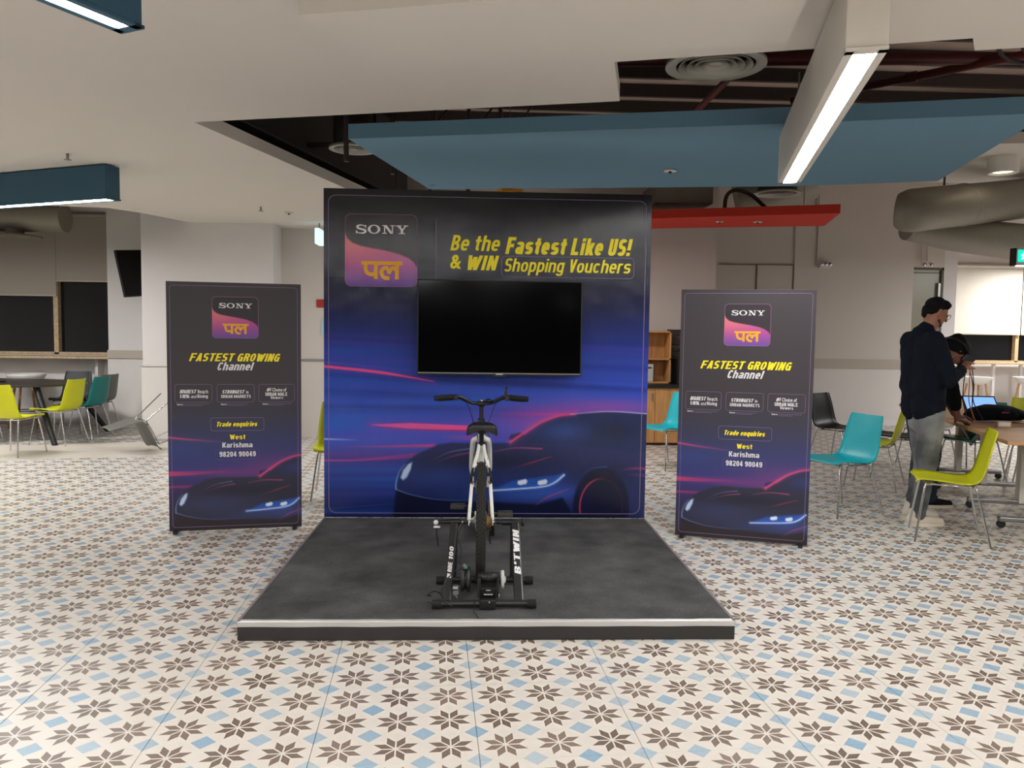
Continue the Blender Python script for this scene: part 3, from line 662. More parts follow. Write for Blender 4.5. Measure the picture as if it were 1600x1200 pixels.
def print_sheet(name, A, w, h, m_, parent, y):
    ny, nx = A.X.shape; xs = np.linspace(-w/2, w/2, nx); zs = np.linspace(h, 0, ny)
    V = np.zeros((ny, nx, 3)); V[..., 0] = xs[None, :]; V[..., 2] = zs[:, None]; V[..., 1] = y
    me = bpy.data.meshes.new(name); i = np.arange((ny-1)*(nx-1)); r = i//(nx-1); c = i % (nx-1); a = r*nx+c
    f = np.stack([a, a+nx, a+nx+1, a+1], 1)
    me.vertices.add(nx*ny); me.vertices.foreach_set('co', V.ravel()); me.loops.add(f.size); me.loops.foreach_set('vertex_index', f.ravel().astype(np.int32))
    me.polygons.add(len(f)); me.polygons.foreach_set('loop_start', (np.arange(len(f))*4).astype(np.int32)); me.update(calc_edges=True)
    at = me.color_attributes.new('print', 'FLOAT_COLOR', 'POINT'); C4 = np.ones((ny, nx, 4)); C4[..., :3] = lin(A.C); at.data.foreach_set('color', C4.ravel())
    me.materials.append(m_); me.validate()
    o = bpy.data.objects.new(name, me); COL.objects.link(o); o.parent = parent; return o

# ---- a small grotesque alphabet: every glyph is a set of flat strokes
def glyph(ch, w, b):
    h = w*.86; X = .74; P_ = []
    def rect(x0, y0, x1, y1): P_.append([(x0, y0), (x1, y0), (x1, y1), (x0, y1)])
    V = lambda x, y0=0, y1=1: rect(x, y0, x+w, y1)
    Hh = lambda y, x0=0, x1=None: rect(x0, y, b if x1 is None else x1, y+h)
    def D(x0, y0, x1, y1, k=1.08): q = w*k; P_.append([(x0, y0), (x0+q, y0), (x1+q, y1), (x1, y1)])
    def O(x0, y0, x1, y1, a0=0, a1=360):
        n = max(6, int(abs(a1-a0)/15)); cx, cy, rx, ry = (x0+x1)/2, (y0+y1)/2, (x1-x0)/2, (y1-y0)/2
        def pt(a, dx, dy):
            c, s_ = math.cos(a), math.sin(a); e = 2/2.5
            return (cx+(rx-dx)*math.copysign(abs(c)**e, c), cy+(ry-dy)*math.copysign(abs(s_)**e, s_))
        for k in range(n):
            a, c = math.radians(a0+(a1-a0)*k/n), math.radians(a0+(a1-a0)*(k+1)/n); P_.append([pt(a, 0, 0), pt(c, 0, 0), pt(c, w, h), pt(a, w, h)])
    if ch == 'i' or ch == 'I' or ch == 'l' or ch == '!' or ch == "'" or ch == '1': b = w
    if ch in 'mMW': b = b*1.5
    if ch in 'trf': b = b*.72
    if ch == 'B': V(0); O(-.1, .46, b*.96, 1, -90, 90); O(-.1, 0, b, .54, -90, 90); [rect(0, y, b*.5, y+h) for y in (0, .5-h/2, 1-h)]
    elif ch == 'e': O(0, 0, b, X, 0, 318); Hh(X/2-h/2, w*.6, b-w*.1)
    elif ch == 't': V(b*.22, .12, .95); Hh(X-h, 0, b); O(b*.22, 0, b+w, .4, 180, 265)
    elif ch == 'h': V(0); O(0, X-.5, b, X, 0, 150); V(b-w, 0, X-.25)
    elif ch == 'n': V(0, 0, X); O(0, X-.5, b, X, 0, 150); V(b-w, 0, X-.25)
    elif ch == 'm': V(0, 0, X); O(0, X-.5, b/2+w/2, X, 0, 150); V(b/2-w/2, 0, X-.25); O(b/2-w/2, X-.5, b, X, 0, 150); V(b-w, 0, X-.25)
    elif ch == 'u': V(0, .25, X); O(0, 0, b, .5, 180, 330); V(b-w, 0, X)
    elif ch == 'r': V(0, 0, X); O(0, X-.5, b*1.3, X, 62, 150)
    elif ch == 'F': V(0); Hh(1-h); Hh(.5-h/2, 0, b*.88)
    elif ch == 'E': V(0); Hh(1-h); Hh(.5-h/2, 0, b*.9); Hh(0)
    elif ch == 'L': V(0); Hh(0, 0, b*.92)
    elif ch == 'H': V(0); V(b-w); Hh(.5-h/2)
    elif ch == 'T': V(b/2-w/2); Hh(1-h)
    elif ch == 'a': O(0, X-.5, b, X, 0, 155); V(b-w, 0, X-.25); O(0, 0, b, .44)
    elif ch == 's': O(0, X/2-h/2, b, X, 25, 275); O(0, 0, b, X/2+h/2, -155, 95)
    elif ch == 'S': O(0, .5-h/2, b, 1, 25, 275); O(0, 0, b, .5+h/2, -155, 95)
    elif ch == 'i': V(0, 0, X); V(0, 1-h, 1)
    elif ch in 'Il': V(0)
    elif ch == '1': V(0); D(-w*.7, .72, 0, .95)
    elif ch == '!': V(0, .34, 1); V(0, 0, h)
    elif ch == "'": V(0, .66, 1)
    elif ch == 'k': V(0); D(w*.6, .26, b-w, X); D(b-w*.9, 0, b*.42-w*.5, .46)
    elif ch == 'K': V(0); D(w*.6, .34, b-w, 1); D(b-w*.9, 0, b*.42-w*.5, .62)
    elif ch == 'U': V(0, .28, 1); V(b-w, .28, 1); O(0, 0, b, .56, 180, 360)
    elif ch == 'O' or ch == '0': O(0, 0, b, 1)
    elif ch == 'o': O(0, 0, b, X)
    elif ch == 'C': O(0, 0, b, 1, 35, 325)
    elif ch == 'c': O(0, 0, b, X, 40, 320)
    elif ch == 'G': O(0, 0, b, 1, 35, 330); V(b-w, 0, .5); Hh(.5-h/2, b*.5, b)
    elif ch == 'N': V(0); V(b-w); D(b-w*1.08, 0, 0, 1)
    elif ch == 'M': V(0); V(b-w); D(b/2-w/2, .1, 0, 1); D(b/2-w/2, .1, b-w*1.08, 1)
    elif ch == 'W': q = (b-w)/4; D(q, 0, 0, 1); D(q, 0, 2*q, .9); D(3*q, 0, 2*q, .9); D(3*q, 0, 4*q, 1)
    elif ch == 'V': D(b/2-w/2, 0, 0, 1); D(b/2-w/2, 0, b-w, 1)
    elif ch == 'w': b = b*1.35; q = (b-w)/4; D(q, 0, 0, X); D(q, 0, 2*q, X); D(3*q, 0, 2*q, X); D(3*q, 0, 4*q, X)
    elif ch == 'A': D(0, 0, b/2-w/2, 1); D(b-w, 0, b/2-w/2, 1); Hh(.24, b*.2, b*.85)
    elif ch == 'R': V(0); O(-.1, .44, b, 1, -90, 90); Hh(.44, 0, b*.5); Hh(1-h, 0, b*.5); D(b-w, 0, b*.45, .5)
    elif ch == 'p': V(0, -.26, X); O(0, 0, b, X)
    elif ch == 'D': V(0); O(-.2, 0, b, 1, -90, 90); Hh(0, 0, b*.45); Hh(1-h, 0, b*.45)
    elif ch == 'd': V(b-w); O(0, 0, b, X)
    elif ch == 'q': V(b-w, -.26, X); O(0, 0, b, X)
    elif ch == 'g': V(b-w, -.04, X); O(0, 0, b, X); O(0, -.27, b, .2, 195, 360)
    elif ch == '8': O(b*.04, .46, b*.96, 1); O(0, 0, b, .54)
    elif ch == '9': O(0, .38, b, 1); O(0, 0, b, 1, -150, 10); V(b-w, .45, .7)
    elif ch == '2': O(0, .42, b, 1, -15, 170); D(0, h*.6, b-w*1.3, .6, 1.3); Hh(0)
    elif ch == '4': V(b*.62-w/2, 0, 1); Hh(.2); D(0, .24, b*.62-w*.6, 1, 1)
    else: return None
    return b, P_
def glyph_word(s_, w, b, gap):
    x = 0; out = []
    for ch in s_:
        if ch == ' ': x += b*.55; continue
        g = glyph(ch, w, b)
        if g is None: return None
        out += [[(p[0]+x, p[1]) for p in q] for q in g[1]]; x += g[0]+gap
    return out
def word_mesh(body, w=.16, shear=0, b=.52, gap=.09):
    """outlines of a word scaled to the unit square"""
    q = glyph_word(body, w, b, gap)
    if q is None:
        return None
    q = [[(x+y*shear, y) for x, y in P_] for P_ in q]; xs = [p[0] for P_ in q for p in P_]; ys = [p[1] for P_ in q for p in P_]
    x0, x1, y0, y1 = min(xs), max(xs), min(ys), max(ys)
    return [[((x-x0)/(x1-x0), (y-y0)/(y1-y0)) for x, y in P_] for P_ in q]

class Panel:
    """maps the design units of a print to the panel's own plane (x across, z up, front towards -y)"""
    def __init__(s, parent, x0, y0, x1, y1, w, h, y): s.p = parent; s.b = (x0, y0, x1, y1); s.w, s.h, s.y = w, h, y; s.k = 0
    def pt(s, x, y): x0, y0, x1, y1 = s.b; return ((x-x0)/(x1-x0)*s.w-s.w/2, (y1-y)/(y1-y0)*s.h)
    def flat(s, name, polys, m_, dy=0.0):
        b = MB()
        for kk, P in enumerate(polys):
            q = [s.pt(*p) for p in P]; b.add([(a, s.y-.0008-dy-kk*4e-6, c) for a, c in q], [list(range(len(q)))])
        return b.build(name, m_, s.p)
    def text(s, body, x0, y0, x1, y1, m_, bold=.0, shear=0, name='lettering', dy=.0004):
        q = word_mesh(body, .11+bold*2.4, shear)
        if q is not None:
            a, b_ = s.pt(x0, y1), s.pt(x1, y0); m = MB()
            for kk, P_ in enumerate(q): m.add([(a[0]+u*(b_[0]-a[0]), s.y-.0008-dy-kk*1.2e-5, a[1]+v*(b_[1]-a[1])) for u, v in P_], [list(range(len(P_)))])
            return m.build(name, m_, s.p)
        c = bpy.data.curves.new('t', 'FONT'); c.body = body; c.shear = shear; c.offset = bold; c.resolution_u = 3
        o = bpy.data.objects.new('t', c); COL.objects.link(o); dg = bpy.context.evaluated_depsgraph_get(); me = bpy.data.meshes.new_from_object(o.evaluated_get(dg))
        COL.objects.unlink(o); bpy.data.objects.remove(o)
        n = len(me.vertices); co = np.zeros(n*3); me.vertices.foreach_get('co', co); co = co.reshape(-1, 3)
        mn, mx = co.min(0), co.max(0); u = (co[:, 0]-mn[0])/(mx[0]-mn[0]); v = (co[:, 1]-mn[1])/(mx[1]-mn[1])
        a, b_ = s.pt(x0, y1), s.pt(x1, y0)
        co[:, 0] = a[0]+u*(b_[0]-a[0]); co[:, 2] = a[1]+v*(b_[1]-a[1]); co[:, 1] = s.y-.0008-dy
        me.vertices.foreach_set('co', co.ravel()); me.materials.clear(); me.materials.append(m_); me.update()
        o = bpy.data.objects.new(name, me); COL.objects.link(o); o.parent = s.p; return o
    def rring(s, name, x0, y0, x1, y1, r, w, m_):
        def rr(d):
            out = []
            for cx, cy, a0 in ((x1-r, y0+r, -90), (x1-r, y1-r, 0), (x0+r, y1-r, 90), (x0+r, y0+r, 180)):
                for k in range(7): a = math.radians(a0+15*k); out.append((cx+(r-d)*math.cos(a), cy+(r-d)*math.sin(a)))
            return out
        o_, i_ = rr(0), rr(w); n = len(o_)
        return s.flat(name, [[o_[k], o_[(k+1) % n], i_[(k+1) % n], i_[k]] for k in range(n)], m_)
def slab_word(P, x0, y0, x1, y1, m_):
    """the wide slab-serif word S O N Y as outlines"""
    W_, H_ = x1-x0, y1-y0; polys = []
    def T(u, v): return (x0+u*W_/80, y0+v*H_/16)
    def ribbon(pts, ws):
        q = smooth2(pts, 6); n = len(q)
        for i in range(n-1):
            def nrm(j):
                a, b = q[max(j-1, 0)], q[min(j+1, n-1)]; dx, dy = b[0]-a[0], b[1]-a[1]; l = math.hypot(dx, dy) or 1; w = np.interp(j/(n-1), np.linspace(0, 1, len(ws)), ws)/2; return -dy/l*w, dx/l*w
            n0, n1 = nrm(i), nrm(i+1)
            polys.append([T(q[i][0]+n0[0], q[i][1]+n0[1]), T(q[i+1][0]+n1[0], q[i+1][1]+n1[1]), T(q[i+1][0]-n1[0], q[i+1][1]-n1[1]), T(q[i][0]-n0[0], q[i][1]-n0[1])])
    R = lambda a, b, c, d: polys.append([T(a, b), T(c, b), T(c, d), T(a, d)])
    ribbon([(15.2, 4.6), (13, 2), (8.5, 1.0), (3.8, 2.0), (2.6, 4.6), (5, 6.9), (9, 8.1), (13.6, 9.6), (15, 12), (12.8, 14.4), (8.2, 15.2), (3.4, 14.2), (1.4, 11.2)], [1.4, 1.5, 1.9, 3, 3.4, 3.4, 3.4, 3.4, 3.4, 3, 2, 1.5, 1.4])
    R(14.4, .6, 16, 5.6); R(.4, 10.6, 2, 15.6)
    n = 28
    for k in range(n):
        a, b = 2*PI*k/n, 2*PI*(k+1)/n; o = lambda t: T(28+9.6*math.cos(t), 8+8.0*math.sin(t)); i_ = lambda t: T(28+5.6*math.cos(t), 8+6.4*math.sin(t)); polys.append([o(a), o(b), i_(b), i_(a)])
    R(43.2, 1, 45, 15); R(55, 1, 56.8, 15); R(40.4, 0.4, 46, 1.9); R(52.4, .4, 59.4, 1.9); R(40.4, 14.1, 47.6, 15.6)
    polys.append([T(42.6, .4), T(47.2, .4), T(57.0, 15.6), T(52.8, 15.6)])
    polys.append([T(62.6, 1), T(67, 1), T(72.6, 8.4), T(68.6, 8.8)]); polys.append([T(75.6, 1), T(77.6, 1), T(72.4, 9), T(69.6, 8.8)]); R(68.6, 8, 72.4, 15)
    R(60.4, .4, 69.6, 1.9); R(73, .4, 80, 1.9); R(65.4, 14.1, 75.6, 15.6)
    P.flat('lettering', polys, m_, .0008)
def logo(P, x0, y0, x1, y1):
    w, h = x1-x0, y1-y0; r = .09*w
    A = Art(0, 0, 1, 1, 60, 60)
    A.vgrad([(0, (206, 96, 122)), (.45, (206, 88, 138)), (.7, (170, 70, 150)), (1, (104, 74, 158))]); A.over(.6*np.exp(-(((A.X-0)/.5)**2+((A.Y-.35)/.35)**2)), (228, 130, 118))
    wave = np.interp(A.X, [0, .03, .1, .2, .35, .55, .75, .88, .96, 1.0], [.27, .34, .40, .435, .465, .50, .545, .60, .66, .73])
    A.over(np.clip((wave-A.Y)/.02+.5, 0, 1), (40, 33, 42))
    # rounded card made of the grid, cut at the corners
    ny, nx = A.X.shape; b = MB(); vs = []; a0, a1 = P.pt(x0, y0), P.pt(x1, y1)
    for j in range(ny):
        for i in range(nx):
            u, v = i/(nx-1), j/(ny-1); cx = min(max(u, .09), .91); cy = min(max(v, .09), .91); dx, dy = u-cx, v-cy; l = math.hypot(dx, dy)
            if l > .09: u, v = cx+dx/l*.09, cy+dy/l*.09
            vs.append((a0[0]+u*(a1[0]-a0[0]), P.y-.0010, a0[1]+v*(a1[1]-a0[1])))
    b.add(vs, [(j*nx+i, j*nx+i+1, (j+1)*nx+i+1, (j+1)*nx+i) for j in range(ny-1) for i in range(nx-1)])
    o = b.build('logo_card', M_sun if P.h < 2 else M_vinyl, P.p); me = o.data; at = me.color_attributes.new('print', 'FLOAT_COLOR', 'POINT')
    C4 = np.ones((ny, nx, 4)); C4[..., :3] = lin(A.C); at.data.foreach_set('color', C4.ravel())
    P.rring('logo_outline', x0-.6, y0-.6, x1+.6, y1+.6, r, w*.012, mat('pink_line', (150, 96, 122), .5))
    slab_word(P, x0+.145*w, y0+.145*h, x0+.875*w, y0+.145*h+.125*h, M_print)
    pol = []; t_ = .052
    def rib(pts, ww=t_):
        q = smooth2(pts, 5); n = len(q)
        for i in range(n-1):
            (xa, ya), (xb, yb) = q[i], q[i+1]; dx, dy = xb-xa, yb-ya; l = math.hypot(dx, dy) or 1; ex, ey = dx/l*ww*.3, dy/l*ww*.3; a, b = -dy/l*ww/2, dx/l*ww/2
            pol.append([(x0+u*w, y0+v*h) for u, v in ((xa-ex+a, ya-ey+b), (xb+ex+a, yb+ey+b), (xb+ex-a, yb+ey-b), (xa-ex-a, ya-ey-b))])
    rib([(.24, .675), (.78, .675)]); rib([(.425, .68), (.425, .885)]); rib([(.72, .68), (.72, .885)])
    rib([(.285, .69), (.285, .76), (.31, .815), (.36, .835), (.42, .825)])
    rib([(.715, .775), (.675, .745), (.635, .76), (.61, .81)]); rib([(.61, .80), (.585, .75), (.54, .745), (.505, .79), (.515, .845), (.55, .88), (.60, .885)])
    P.flat('lettering', pol, M_amber, .0010)

# ---- stage platform
PX0, PX1, PY0, PY1, PH = -1.153, 1.287, 3.774, 5.918, .098
st = thing('stage_platform', 'low black carpeted stage platform with silver tape along its front edge', 'stage', ((PX0+PX1)/2, (PY0+PY1)/2, 0))
w, d = PX1-PX0, PY1-PY0
bx((0, 0, PH/2-.002), (w, d, PH-.008)).build('base', mat('stage_side', (44, 41, 39), .6, noise=.08, nscale=8), st)
bx((0, .004, PH-.003), (w-.02, d-.03, .007)).build('carpet', M_carpet, st)
tp = MB(); NX = 60
zt = lambda i: PH+.0012+.0006*math.sin(i*1.7)
vs = []
for i in range(NX+1):
    x = -w/2+w*i/NX; o_ = .0015*math.sin(i*.9)+(.004 if 27 <= i <= 28 else 0)
    vs += [(x, -d/2+.022+o_, zt(i)), (x, -d/2+.001, zt(i)), (x, -d/2-.0015, PH-.006), (x, -d/2-.0015, PH-.028+.0008*math.sin(i*.7))]
tp.add(vs, [(4*i+k, 4*i+k+1, 4*i+5+k, 4*i+4+k) for i in range(NX) for k in range(3)], True)
tp.build('edge_tape', M_tape, st)
for s_ in (-1, 1): MB().box((s_*(w/2-.006), 0, PH), (.014, d, .008), bev=.002).box((s_*(w/2+.0005), 0, PH-.01), (.003, d, .02)).build('edge_trim', mat('edge_trim', (126, 120, 122), .5, noise=.1), st)

# ---- backdrop
BH = 2.4535
bd = thing('backdrop', 'tall printed dark blue backdrop with yellow headline and sports car behind the bicycle', 'display board', ((PX0+PX1)/2, PY1+.03, PH+.001))
bx((0, 0, BH/2), (w, .056, BH), bev=.004).build('frame', mat('backdrop_side', (18, 24, 50), .5), bd)
print_sheet('printed_skin', paint_board(420, 428), w-.002, BH-.002, M_vinyl, bd, -.0295)
P = Panel(bd, 505, 292, 1012, 808, w, BH, -.0295)
P.rring('border_line', 512, 302, 1004, 801.5, 12, 1.0, M_line)
logo(P, 538, 331, 648, 442)
P.flat('divider_line', [[(676.6, 337), (677.5, 337), (677.5, 436), (676.6, 436)]], M_line)
P.text('Be the', 699, 360.5, 776, 384.5, M_yellow, .028, .22); P.text('Fastest Like US!', 784, 362, 983, 388.5, M_yellow, .05, .22)
P.text('&', 699, 391, 716, 413, M_yellow, .03, .1); P.text('WIN', 726, 391.5, 775, 414.5, M_yellow, .032, .22); P.text('Shopping Vouchers', 783, 395, 981, 421.5, M_yellow, .022, .2)
P.rring('text_frame', 778.5, 391.5, 986, 424.5, 7, .8, M_line)
for x in (-.9, .9): MB().cyl((x, .03, 2.0), (x, .75, -PH), .018, n=8).cyl((x, .03, .1), (x, .75, -PH), .012, n=8).build('rear_strut', M_steel, bd)

# ---- free-standing banners
def banner(label, a, b, h):
    a, b = Vector(a), Vector(b); m_ = (a+b)/2; d_ = b-a; w_ = d_.length
    t = thing('banner_stand', label, 'banner', (m_.x, m_.y, .012), math.atan2(d_.y, d_.x), 'pair of tall printed banners')
    bx((0, .016, h/2), (w_, .030, h), bev=.002).build('frame', mat('banner_side', (40, 36, 44), .5), t)
    print_sheet('printed_sheet', BANNER, w_-.002, h-.002, M_sun, t, 0)
    for s_ in (-1, 1): bx((s_*(w_/2-.05), .11, .0), (.03, .34, .02)).build('foot', M_black, t)
    for s_ in (-1, 1): MB().cyl((s_*(w_/2-.05), .03, 1.1), (s_*(w_/2-.05), .26, .0), .008, n=8).build('brace', M_black, t)
    P = Panel(t, 265, 440, 468, 829, w_, h, 0)
    P.rring('border_line', 270, 445.5, 463, 823.5, 5, .7, M_line)
    logo(P, 333, 462.5, 402, 526)
    P.text('FASTEST GROWING', 297.5, 550, 436, 562.5, M_yellow, .035, .3); P.text('Channel', 340, 564, 396, 576.5, M_print, .035, .3)
    for x0, x1 in ((276, 331.5), (338.5, 395.5), (402, 457.8)): P.rring('text_frame', x0, 598.3, x1, 626.8, 4, .5, M_line)
    T = lambda s_, x0, y0, x1, y1, bo=.03, sh=0, m_=M_print: P.text(s_, x0, y0, x1, y1, m_, bo, sh)
    T('HIGHEST', 283, 606.8, 308.5, 612.6, .045, .25); T('Reach', 310, 607.2, 325.5, 612.6, .02); T('18%', 284, 614.2, 298, 620, .04); T('and', 300, 615, 308, 620, .01); T('Rising', 309.5, 614.4, 325, 621)
    T('STRONGEST', 346.5, 607.5, 381, 613, .045, .25); T('in', 383, 608.5, 386.5, 613, .02); T('URBAN MARKETS', 345, 615, 390, 620, .025)
    T('#1', 414.5, 604, 421.5, 610, .045, .2); T('Choice of', 423, 604.4, 445, 610, .02); T('URBAN MALE', 412.5, 611.5, 446.5, 617, .03); T('Viewers', 420.5, 617.5, 440, 622, .02)
    for x in (279, 344.5, 408): T('Source', x, 628.6, x+9, 631, .04)
    for x, n1, n2 in ((289, 38, 26), (354.5, 32, 24), (418, 34, 22)):
        P.flat('small_print', [[(x+q, 629.2+r), (x+q+2.4, 629.2+r), (x+q+2.4, 629.9+r), (x+q, 629.9+r)] for r, n_ in ((0, n1), (2.2, n2)) for q in np.arange(0, n_, 3.2)], M_line)
    P.rring('text_frame', 328.5, 651, 410, 672, 4, .6, M_line); T('Trade enquiries', 338, 657.5, 400, 667, .045, .25, M_yellow)
    T('West', 357.5, 678, 381.5, 685.5, .03, 0, M_yellow); T('Karishma', 346, 690.3, 392, 698.5, .03); T('98204 90049', 341.5, 704.8, 397, 713, .035)
    P.rring('text_frame', 336, 701.5, 402.5, 718, 4, .5, mat('blue_line', (84, 86, 140), .5)); return t
BANNER = paint_banner(180, 345)
banner('tall dark printed banner left of the backdrop, Fastest Growing Channel', (-2.262, 5.812), (-1.335, 5.98), 1.835)
banner('tall dark printed banner right of the backdrop, Fastest Growing Channel', (1.487, 5.762), (2.372, 5.468), 1.83)

# ---- television hung on the backdrop
t = thing('television', 'wide black switched-off television hung on the backdrop above the handlebar', 'television', (.1545, 5.83, 1.54))
bx((0, .0, 0), (1.216, .045, .70), bev=.005).build('case', M_black, t)
bx((0, -.0235, .008), (1.196, .003, .668)).build('screen', M_gloss, t)
MB().box((0, -.0262, -.3405), (.052, .002, .007)).box((0, -.024, -.334), (1.2, .002, .003)).build('maker_mark', mat('mark', (200, 200, 200), .4), t)
bx((0, .045, 0), (.4, .05, .3)).build('wall_bracket', M_black, t)
bx((.0, -.01, -.353), (.1, .03, .012)).build('sensor_bar', M_black, t)

# ================================================================== BICYCLE
BX = .022; RA = (BX, 4.36, .445); FA = (BX, 5.40, .441); RW = .338
bk = thing('bicycle', 'white framed bicycle with black saddle seen from behind, clamped in the trainer', 'bicycle', (BX, 4.36, .1))
O = Vector((BX, 4.36, .1))
def L_(*p): return tuple(Vector(p)-O)
def bp(b, name, m_, parent=None):
    b.v = [tuple(Vector(v)-O) for v in b.v]; return b.build(name, m_, parent or bk)
def wheel(axle, name):
    ax_ = Vector(axle); root = None
    b = MB(); n = 72; prof = [(.0, .0)]
    tw, rc = .027, RW-.027
    vs = []; k = 14
    for i in range(n):
        a = 2*PI*i/n
        for j in range(k):
            t = 2*PI*j/k; r = rc+tw*math.cos(t); vs.append((tw*math.sin(t), r*math.cos(a), r*math.sin(a)))
    b.add([Vector(v)+ax_ for v in vs], [(i*k+j, i*k+(j+1) % k, ((i+1) % n)*k+(j+1) % k, ((i+1) % n)*k+j) for i in range(n) for j in range(k)], True)
    tyre = bp(b, 'tyre', M_rubber)
    kn = MB()                                                   # tread knobs
    for i in range(84):
        a = 2*PI*i/84
        for x, q in ((-.0175, .4), (-.0065, 0), (.0065, .5), (.0175, .9)):
            aa = a+q*2*PI/84; r = rc+math.sqrt(max(0, tw*tw-x*x))+.0004
            c = ax_+Vector((x, r*math.cos(aa), r*math.sin(aa)))
            kn.box(c, (.0085, .0145, .004), rx=aa-PI/2, ry=0)
    tag(bp(kn, 'tread', mat('tread', (44, 42, 38), .9), tyre), kind='stuff')
    rim = MB(); vs = []
    pr = [(-.012, RW-.05), (.012, RW-.05), (.014, RW-.066), (0, RW-.074), (-.014, RW-.066)]
    for i in range(48):
        a = 2*PI*i/48
        for x, r in pr: vs.append(ax_+Vector((x, r*math.cos(a), r*math.sin(a))))
    rim.add(vs, [(i*5+j, i*5+(j+1) % 5, ((i+1) % 48)*5+(j+1) % 5, ((i+1) % 48)*5+j) for i in range(48) for j in range(5)], False)
    rm = bp(rim, 'rim', M_black)
    sp = MB()
    for i in range(32):
        a = 2*PI*i/32; h = a+(.5 if i % 4 < 2 else -.5); s_ = .03 if i % 2 else -.03
        sp.cyl(ax_+Vector((s_, .028*math.cos(h), .028*math.sin(h))), ax_+Vector((0, (RW-.07)*math.cos(a), (RW-.07)*math.sin(a))), .0011, n=4)
    for o in [bp(sp, 'spokes', M_steel)]: tag(o, kind='stuff')
    bp(MB().lathe([(0, -.05), (.009, -.05), (.009, -.036), (.028, -.034), (.028, -.028), (.012, -.024), (.012, .024), (.028, .028), (.028, .034), (.009, .036), (.009, .05), (0, .05)], ax_, 'X', 18), 'hub', M_steel)
wheel(RA, 'rear'); wheel(FA, 'front')
BB = (BX, 4.80, .385); SCL = (BX, 4.62, .845); HT0 = (BX, 5.205, .80); HT1 = (BX, 5.155, .93)
fr = MB()
fr.tube([BB, SCL], .0165, 14).tube([HT0, HT1], .021, 14).tube([(BX, 5.19, .83), (BX, 5.0, .68), BB], [.021, .022, .019], 14).tube([(BX, 5.16, .90), (BX, 4.64, .80)], .017, 14)
fr.cyl((BX-.036, BB[1], BB[2]), (BX+.036, BB[1], BB[2]), .022, n=16)
for s_ in (-1, 1):
    fr.tube(smooth_path([(BX+s_*.014, 4.615, .845), (BX+s_*.022, 4.58, .80), (BX+s_*.041, 4.53, .735), (BX+s_*.050, 4.49, .68), (BX+s_*.064, 4.39, .49), (BX+s_*.066, 4.37, .455)], 4), .0105, 10)
    fr.tube(smooth_path([(BX+s_*.022, 4.78, .385), (BX+s_*.040, 4.68, .39), (BX+s_*.062, 4.45, .43), (BX+s_*.067, 4.37, .445)], 4), .0095, 10)
    fr.box((BX+s_*.067, 4.363, .45), (.005, .03, .045), bev=.002)
fr.cyl((BX-.045, 4.535, .738), (BX+.045, 4.535, .738), .009, n=10).cyl((BX-.03, 4.69, .39), (BX+.03, 4.69, .39), .008, n=8)
bp(fr, 'frame', M_frame)
fk = MB()
for s_ in (-1, 1): fk.tube(smooth_path([(BX+s_*.012, 5.205, .805), (BX+s_*.032, 5.215, .797), (BX+s_*.054, 5.235, .765), (BX+s_*.061, 5.33, .58), (BX+s_*.052, 5.395, .445)], 4), [.020]*8+[.018]*5+[.012]*4, 12)
fk.cyl((BX-.03, 5.21, .805), (BX+.03, 5.21, .805), .022, n=12)
bp(fk, 'fork', M_frame)
bp(MB().tube([(BX, 4.615, .86), (BX, 4.575, .965)], .0135, 14).lathe([(.019, 0), (.019, .022)], (BX, 4.622, .842), n=14), 'seat_post', M_black)
# saddle
def saddle():
    b = MB(); rows = [(4.465, .070, .004), (4.475, .086, .012), (4.50, .094, .018), (4.54, .090, .018), (4.58, .066, .012), (4.62, .040, .008), (4.67, .027, .006), (4.72, .022, .004), (4.735, .012, -.004)]
    n = 20; vs = []
    for y, w_, h in rows:
        for j in range(n):
            a = 2*PI*j/n; x = w_*math.cos(a); top = math.sin(a) > 0
            lobe = .012*math.exp(-((abs(x)-.055)/.03)**2)*(1 if y < 4.56 else 0)
            z = (.972+h-.35*x*x/.094+lobe if top else .948-1.6*x*x/.12*(.36 if y < 4.56 else .2))
            z = z if abs(math.cos(a)) < .97 else .955-.9*x*x/.1*.36
            vs.append((BX+.003+x, y, z))
    f = [(i*n+j, i*n+(j+1) % n, (i+1)*n+(j+1) % n, (i+1)*n+j) for i in range(len(rows)-1) for j in range(n)]
    b.add(vs, f+[list(range(n))[::-1], list(range((len(rows)-1)*n, len(rows)*n))], True); return b
so = bp(saddle(), 'saddle', mat('saddle', (22, 22, 24), .32, bump=.15, bscale=200))
mod = so.modifiers.new('s', 'SUBSURF'); mod.levels = 1; mod.render_levels = 2
r_ = MB()
for s_ in (-1, 1): r_.tube(smooth_path([(BX+s_*.03, 4.49, .94), (BX+s_*.024, 4.54, .925), (BX+s_*.02, 4.62, .93), (BX+s_*.008, 4.71, .955)], 4), .0035, 8)
r_.box((BX, 4.575, .935), (.05, .05, .03), bev=.006)
bp(r_, 'saddle_rails', M_black, so)
sc_ = MB()
for s_ in (-1, 1): sc_.tube([(BX+s_*.03+.009*math.cos(t), 4.50+.009*math.sin(t), .915+.0022*t/2) for t in np.linspace(0, 6*PI, 40)], .0018, 5)
bp(sc_, 'saddle_springs', M_steel, so)
